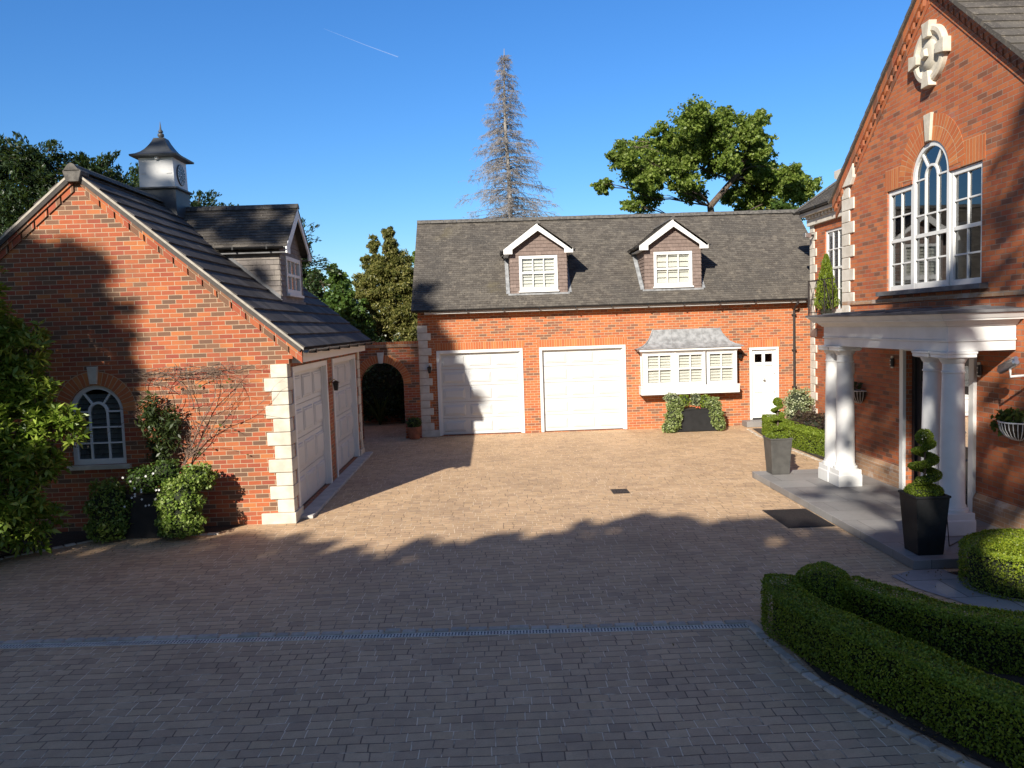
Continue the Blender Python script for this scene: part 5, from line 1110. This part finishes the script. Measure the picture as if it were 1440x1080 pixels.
# conifers in the gap between the garages
tree('conifer_tree', 'two-topped yellow-green conifer standing in the gap between the garages', (-4.1, 32, 0), [(-4.1, 32, 0), (-4.1, 32, 3), (-4.0, 32, 5.5), (-3.98, 32, 7.2)], .2,
  [((-3.9, 31.9, 6.0), (.45, .4, .5)), ((-3.8, 31.8, 5.2), (.6, .5, .5)), ((-4.9, 31.7, 4.6), (.6, .5, .5)), ((-2.9, 31.8, 4.3), (.6, .5, .7)), ((-3.0, 31.8, 3.5), (.7, .5, .7)), ((-3.9, 31.5, 3.8), (.8, .6, .6)), ((-5.0, 31.5, 3.6), (.7, .6, .7)), ((-4.5, 31.6, 5.4), (.5, .5, .5)), ((-3.3, 31.7, 5.4), (.5, .5, .5)), ((-3.98, 32, 7.1), (.22, .22, .45)), ((-3.9, 32, 6.5), (.42, .42, .45)), ((-4.62, 32, 6.6), (.24, .24, .45)), ((-4.75, 31.9, 6.0), (.42, .4, .42)), ((-3.5, 32, 5.9), (.5, .5, .5)), ((-4.2, 31.8, 5.5), (.6, .6, .55)), ((-5.0, 32, 5.2), (.5, .5, .45)), ((-3.4, 31.9, 4.9), (.7, .6, .6)), ((-4.3, 31.6, 4.5), (.8, .7, .6)), ((-3.4, 31.6, 3.9), (.8, .7, .7)), ((-4.4, 31.5, 3.4), (.8, .7, .7)), ((-3.2, 31.4, 3.0), (.7, .6, .7))], 110, .13, 'leaf_con', 85, aspect=.4, shell=.1)
tree('round_tree', 'green bushy tree left of the two-topped conifer in the gap', (-5.9, 30.5, 0), [(-5.9, 30.5, 0), (-5.8, 30.5, 2), (-5.8, 30.5, 3.6)], .16,
  [((-5.7, 30.5, 4.5), (.6, .6, .5)), ((-5.3, 30.3, 3.9), (.75, .7, .6)), ((-6.2, 30.5, 3.8), (.7, .7, .6)), ((-5.6, 30.1, 3.2), (.8, .7, .6)), ((-4.9, 30.2, 2.9), (.7, .6, .6)), ((-6.3, 30.3, 3.0), (.7, .6, .5)), ((-5.6, 30.4, 2.2), (1.0, .7, .5)), ((-6.8, 30.4, 4.3), (.5, .5, .5)), ((-7.1, 30.4, 3.6), (.6, .5, .6)), ((-5.0, 30.4, 3.4), (.7, .6, .6)), ((-6.5, 30.2, 2.4), (.8, .6, .6))], 100, .15, 'leaf_mid', 50)
tree('far_tree', 'lighter green tree low behind the far corner of the left garage', (-9.3, 44, 0), [(-9.3, 44, 0), (-9.2, 44, 3), (-9.1, 44, 5)], .2,
  [((-9.6, 44, 6.2), (.9, .9, .6)), ((-8.4, 44, 6.3), (.9, .9, .7)), ((-9.4, 43.5, 5.0), (1.1, 1, .8)), ((-8.2, 43.5, 5.2), 1.0), ((-10.6, 44, 5.4), 1.0)], 100, .2, 'leaf_mid', 24)
tree('far_tree', 'dark leafy tree just left of the garage range roof', (-2.6, 36, 0), [(-2.6, 36, 0), (-2.6, 36, 3), (-2.6, 36, 5)], .2,
  [((-3.0, 36, 6.4), (.7, .7, .6)), ((-2.5, 36, 5.6), (.9, .9, .7)), ((-3.2, 36, 4.6), 1.0)], 100, .18, 'leaf_maple', 24)
nh = thing('neighbour_house', 'small white house wall glimpsed through the trees in the gap', 'house', (-9.0, 47, 0))
q = MB(); q.box(-14, -8.5, 47, 52, 0, 4.5); q.build('wall', 'white', nh, nh)
q = MB(); q.prism([(-.3, 4.5), (5.8, 4.5), (5.3, 5.2), (.2, 5.2)], 0, -5.2, Fr((-14, 47, 0), (1, 0, 0))); q.build('roof', 'roof_tile', nh, nh)
# feathery dark conifers behind the left garage
def feather(name, label, base, cs, per, leaf, mat='leaf_dark', tips=26):
    t = thing(name, label, 'tree', base, 'dark conifers behind the left garage'); q = MB(); topz = max(c[2] for c, r in cs)
    q.tube([(base[0], base[1], 0), (base[0]+.1, base[1], topz*.5), (base[0], base[1], topz)], [.22, .15, .04], 8); P = [clusters(cs, int(per*.75), 36, .1)]; D_ = [np.tile((0, 0, -.2), (len(P[0]), 1))]
    for c, r in cs:
        for _ in range(tips):
            a = rng.random()*6.28; e = rng.uniform(-.1, 1.3); rr = np.broadcast_to(r, 3); d = np.array((math.cos(a)*math.cos(e), math.sin(a)*math.cos(e), math.sin(e))); p = np.array(c)+d*rr*.85; l = rng.uniform(.35, .9); n = int(l*70)
            s = rng.random(n); bend = np.array((0, 0, -.35)); pt = p+d*(l*s)[:, None]+bend*((l*s**2)[:, None])+rng.normal(size=(n, 3))*(.10*(1-s)+.02)[:, None]; P.append(pt); D_.append(np.tile(d+bend*.6, (n, 1)))
            q.tube([tuple(p), tuple(p+d*l*.5+bend*l*.25), tuple(p+d*l+bend*l)], [.012, .008, .003], 3, False)
    q.build('trunk', 'bark', t, t); leaves('crown', np.concatenate(P), leaf, mat, t, t, .35, D=np.concatenate(D_)*1.2)
feather('conifer_tree', 'large dark feathery conifer at the far left behind the gable', (-14.2, 24, 0), [((-14.6, 24, 8.4), (1.0, 1, .7)), ((-13.3, 24, 8.3), (1.0, 1, .8)), ((-14.0, 23.6, 7.2), (1.4, 1.2, .9)), ((-12.6, 24, 7.4), (1.0, 1, .8)), ((-13.2, 23.4, 6.2), (1.5, 1.2, 1)), ((-15, 23.6, 6), 1.5), ((-13.6, 23.2, 4.8), (1.8, 1.2, 1.1)), ((-15, 23, 4), 1.6), ((-12.2, 23.4, 5.6), (1.1, 1, 1)), ((-12, 23.2, 4.2), (1.1, 1, 1))], 160, .15)
feather('conifer_tree', 'dark feathery conifer between the gable and the clock turret', (-11, 24, 0), [((-11.6, 24, 7.9), (.8, .8, .5)), ((-10.7, 24, 7.5), (.9, .8, .6)), ((-11.5, 23.6, 6.8), (1, .9, .8)), ((-10.2, 24, 6.7), (.9, .9, .7)), ((-10.8, 23.5, 5.6), (1.2, 1, 1)), ((-9.6, 23.8, 5.8), (.8, .8, .8)), ((-10, 23.4, 4.6), (1.2, 1, 1))], 160, .15)
feather('conifer_tree', 'wispy conifer top showing right of the clock turret', (-8.4, 24, 0), [((-8.7, 24, 6.7), (.6, .6, .5)), ((-8.0, 24, 6.4), (.6, .6, .4)), ((-7.4, 24, 6.2), (.5, .5, .4)), ((-8.2, 23.8, 5.7), (.9, .8, .6)), ((-7.4, 23.8, 5.3), (.7, .7, .6))], 140, .13)
feather('conifer_tree', 'narrow dark conifer just behind the left garage dormer', (-5.9, 24.5, 0), [((-5.85, 24.5, 5.9), (.4, .4, .5)), ((-5.75, 24.5, 5.2), (.5, .5, .5)), ((-5.75, 24.4, 4.4), (.55, .5, .6)), ((-5.9, 24.4, 3.6), (.6, .5, .6))], 170, .13, tips=14)
tree('bright_tree', 'small bright yellow-green treetop right of the clock turret', (-9.2, 30, 0), [(-9.2, 30, 0), (-9.2, 30, 4), (-9.2, 30, 7)], .12, [((-9.1, 30, 7.6), (.4, .4, .4)), ((-9.2, 30, 6.9), (.6, .6, .5))], 90, .13, 'leaf_lime', 26)
# tall trees behind the camera that shade the drive
G_ = 'tall trees behind the viewer that shade the drive'
def shade_tree(label, base, cs, per=70, leaf=.42, sub=8):
    b = Vector(base); tz = max(c[2] for c, r in cs)
    return tree('shade_tree', label, base, [b, b+Vector((.1, 0, tz*.3)), b+Vector((0, 0, tz*.6)), b+Vector((0, .1, tz*.9))], .35, cs, per, leaf, 'leaf_mid', sub, group=G_)
SY = -8
KX, KZ = SD.x/SD.y, -SD.z/SD.y
KEEP = [(5.49, 9.74, .98, .42), (5.49, 9.74, 1.25, .40), (5.49, 9.74, 1.5, .36), (5.95, 8.95, .5, .25), (5.75, 8.45, .45, .2)]
def lit(bs):
    out = []
    for b in bs:
        (x, y, z), r = b; gx, gy = x+z/KZ*KX, y+z/KZ
        if all(math.hypot(gx-(kx+kz/KZ*KX), (gy-(ky+kz/KZ))*.6) > kr+r[0]*1.15 for kx, ky, kz, kr in KEEP): out.append(b)
    return out
def sh(X, Y, z, r, y=None):            # a clump of crown on the sun's side of the place it shades
    y = SY+random.uniform(-.7, .7) if y is None else y
    return ((X-(Y-y)*KX, y, z+(Y-y)*KZ), (r, r, r*.9))
# left tree: gable, clock turret, dormer and the left end of the garage range
cl = [sh(-6.2, 13.1, z, .38) for z in (.1, 1.6, 2.0, 2.4, 2.8)] + [sh(-5.8, 13.1, .3, .45), sh(-5.6, 12.4, .4, .4), sh(-6.1, 12.4, .5, .4), sh(-7.0, 13.1, .4, .6), sh(-6.5, 13.1, .6, .45), sh(-7.5, 13.1, .7, .55), sh(-6.2, 13.1, .2, .5)]
cl += [sh(*a) for a in ((-6.25, 13.1, 3.3, .38), (-6.4, 13.1, 3.8, .45), (-6.7, 13.1, 4.25, .55), (-7.3, 13.1, 4.5, .6), (-7.6, 13.1, 3.9, .8), (-7.9, 13.1, 3.4, .85), (-8.2, 13.1, 4.3, .7), (-8.6, 13.1, 4.0, 1.0), (-9.4, 13.1, 3.5, 1.2), (-8.5, 13.1, 2.0, .7), (-8.9, 13.1, 1.0, .9), (-7.7, 13.1, .1, .6), (-9.6, 13.1, 2, 1.2))]
cl += [sh(*a) for a in ((-6.9, 16.25, 6.7, .17), (-6.45, 16.25, 6.38, .16), (-6.75, 16.25, 5.9, .35), (-5.3, 16.0, 5.35, .42), (-4.7, 16.1, 5.25, .26), (-5.9, 16.3, 5.6, .36), (-4.3, 16, 5.0, .2), (-4.6, 15.8, 4.4, .2))]
cl += [sh(-1.9, 23.1, z, .42) for z in (1.9, 2.5, 3.1, 3.7)] + [sh(-2.0, 23.5, 4.4, .42), sh(-1.5, 23.1, 2.8, .35), sh(-.85, 23.1, 1.35, .3), sh(-.55, 23.1, 1.1, .26), sh(-.95, 23.1, 1.8, .2), sh(-1.2, 23.1, 2.3, .3)]
cl += [((-20.8, SY, z), (1.7, 1.4, 1.5)) for z in (6, 8.5, 11, 13.5, 16, 18.5)]
shade_tree('tall broad tree behind the viewer shading the left gable', (-20.5, SY, 0), cl, 75, .30, 30)
# the row of trees that shades the near paving
edge = [(-9.5, 11.0), (-6.2, 12.3), (-4.4, 12.75), (-3.0, 12.1), (-2.5, 11.5), (-1.5, 11.2), (-.6, 11.3), (.1, 11.75), (.75, 12.35), (1.4, 12.1), (2.0, 12.7), (2.45, 12.85), (2.95, 12.1), (3.5, 12.3), (4.1, 12.2), (4.8, 11.5), (5.6, 10.8)]
ex_, ey_ = np.array(edge).T; rows = [[] for _ in range(5)]
def give(b): rows[int(np.clip((b[0][0]+15.5)/2.6, 0, 4))].append(b)
for X in np.arange(-9.2, 5.6, .48):
    yb = float(np.interp(X, ex_, ey_)); give(sh(X+random.uniform(-.15, .15), yb-.62+random.uniform(-.25, .2), 0, random.uniform(.34, .5)))
for X in np.arange(-9.2, 5.6, .85):
    yb = float(np.interp(X, ex_, ey_))
    if random.random() < .86: give(sh(X+random.uniform(-.2, .2), yb-1.6+random.uniform(-.2, .2), 0, .58))
    y = yb-2.5
    while y > .2: give(sh(X+random.uniform(-.3, .3), y, 0, .95)); y -= .95
for X in np.arange(-9, 3, 1.6):
    for Y in (-1.2, -3): give(sh(X, Y, 0, 1.1))
for i, cl in enumerate(rows):
    x0 = float(np.mean([c[0] for c, r in cl])); shade_tree('leafy tree behind the viewer shading the near paving', (x0, SY, 0), lit(cl), 75, .32, 17)
# open-crowned trees on the right: hedges, porch and the right of the house wall
cl = [sh(random.uniform(3.4, 6.4), random.uniform(4.0, 7.2), .45, random.uniform(.45, .7)) for _ in range(36)] + [sh(random.uniform(2.6, 5.2), random.uniform(3.0, 7.6), .4, .7) for _ in range(16)]
shade_tree('open-crowned tree behind the viewer dappling the hedges', (-.5, SY, 0), lit(cl), 70, .26, 16)
cl = [sh(5.45, 9.65, .45, .36), sh(5.5, 9.6, .2, .3)] + [sh(6.2, y+random.uniform(-.1, .1), random.uniform(2.7, 3.1), random.uniform(.38, .48)) for y in np.arange(10.2, 14.8, .42)]
cl += [sh(6.36, y+random.uniform(-.12, .12), z+random.uniform(-.12, .12), random.uniform(.26, .36)) for y in (10.5, 11.1, 13.9, 14.35) for z in (.3, .8, 1.3, 1.8, 2.3) if random.random() < (.9 if y < 12 else .72)]
cl += [sh(7.15, random.uniform(9.6, 11.2), random.uniform(.4, 2.4), random.uniform(.24, .4)) for _ in range(9)] + [sh(7.15, random.uniform(11.8, 15.4), random.uniform(.2, 1.9), random.uniform(.28, .42)) for _ in range(14)]
cl += [sh(random.uniform(5.3, 7), random.uniform(10.3, 13.8), .13, random.uniform(.26, .42)) for _ in range(16)]
cl += [sh(*a) for a in ((7.15, 10.9, 4.3, .38), (7.15, 10.65, 4.8, .4), (7.15, 10.4, 5.5, .4), (7.15, 10.2, 6.1, .4), (7.15, 10.1, 5.1, .45), (7.15, 11.0, 3.75, .4), (7.15, 11.6, 3.45, .35), (7.15, 12.6, 3.4, .3), (7.15, 13.6, 3.4, .3), (7.15, 10.3, 4.3, .4), (7.15, 10.4, 3.6, .4), (6.6, 11, 3.3, .4), (6.6, 12, 3.3, .4), (6.6, 13, 3.3, .38), (6.6, 14, 3.3, .35))]
shade_tree('thin tall tree behind the viewer dappling the porch', (-2.8, SY, 0), lit(cl), 26, .19, 11)
t = thing('contrail', 'short thin white contrail high in the blue sky', 'contrail', (-1400, 9500, 3500))
MB().tube([(-1830, 9500, 3560), (-1350, 9500, 3360), (-975, 9500, 3215)], [1, 4, 6.5], 6).build('vapour', 'contrail', t, t)
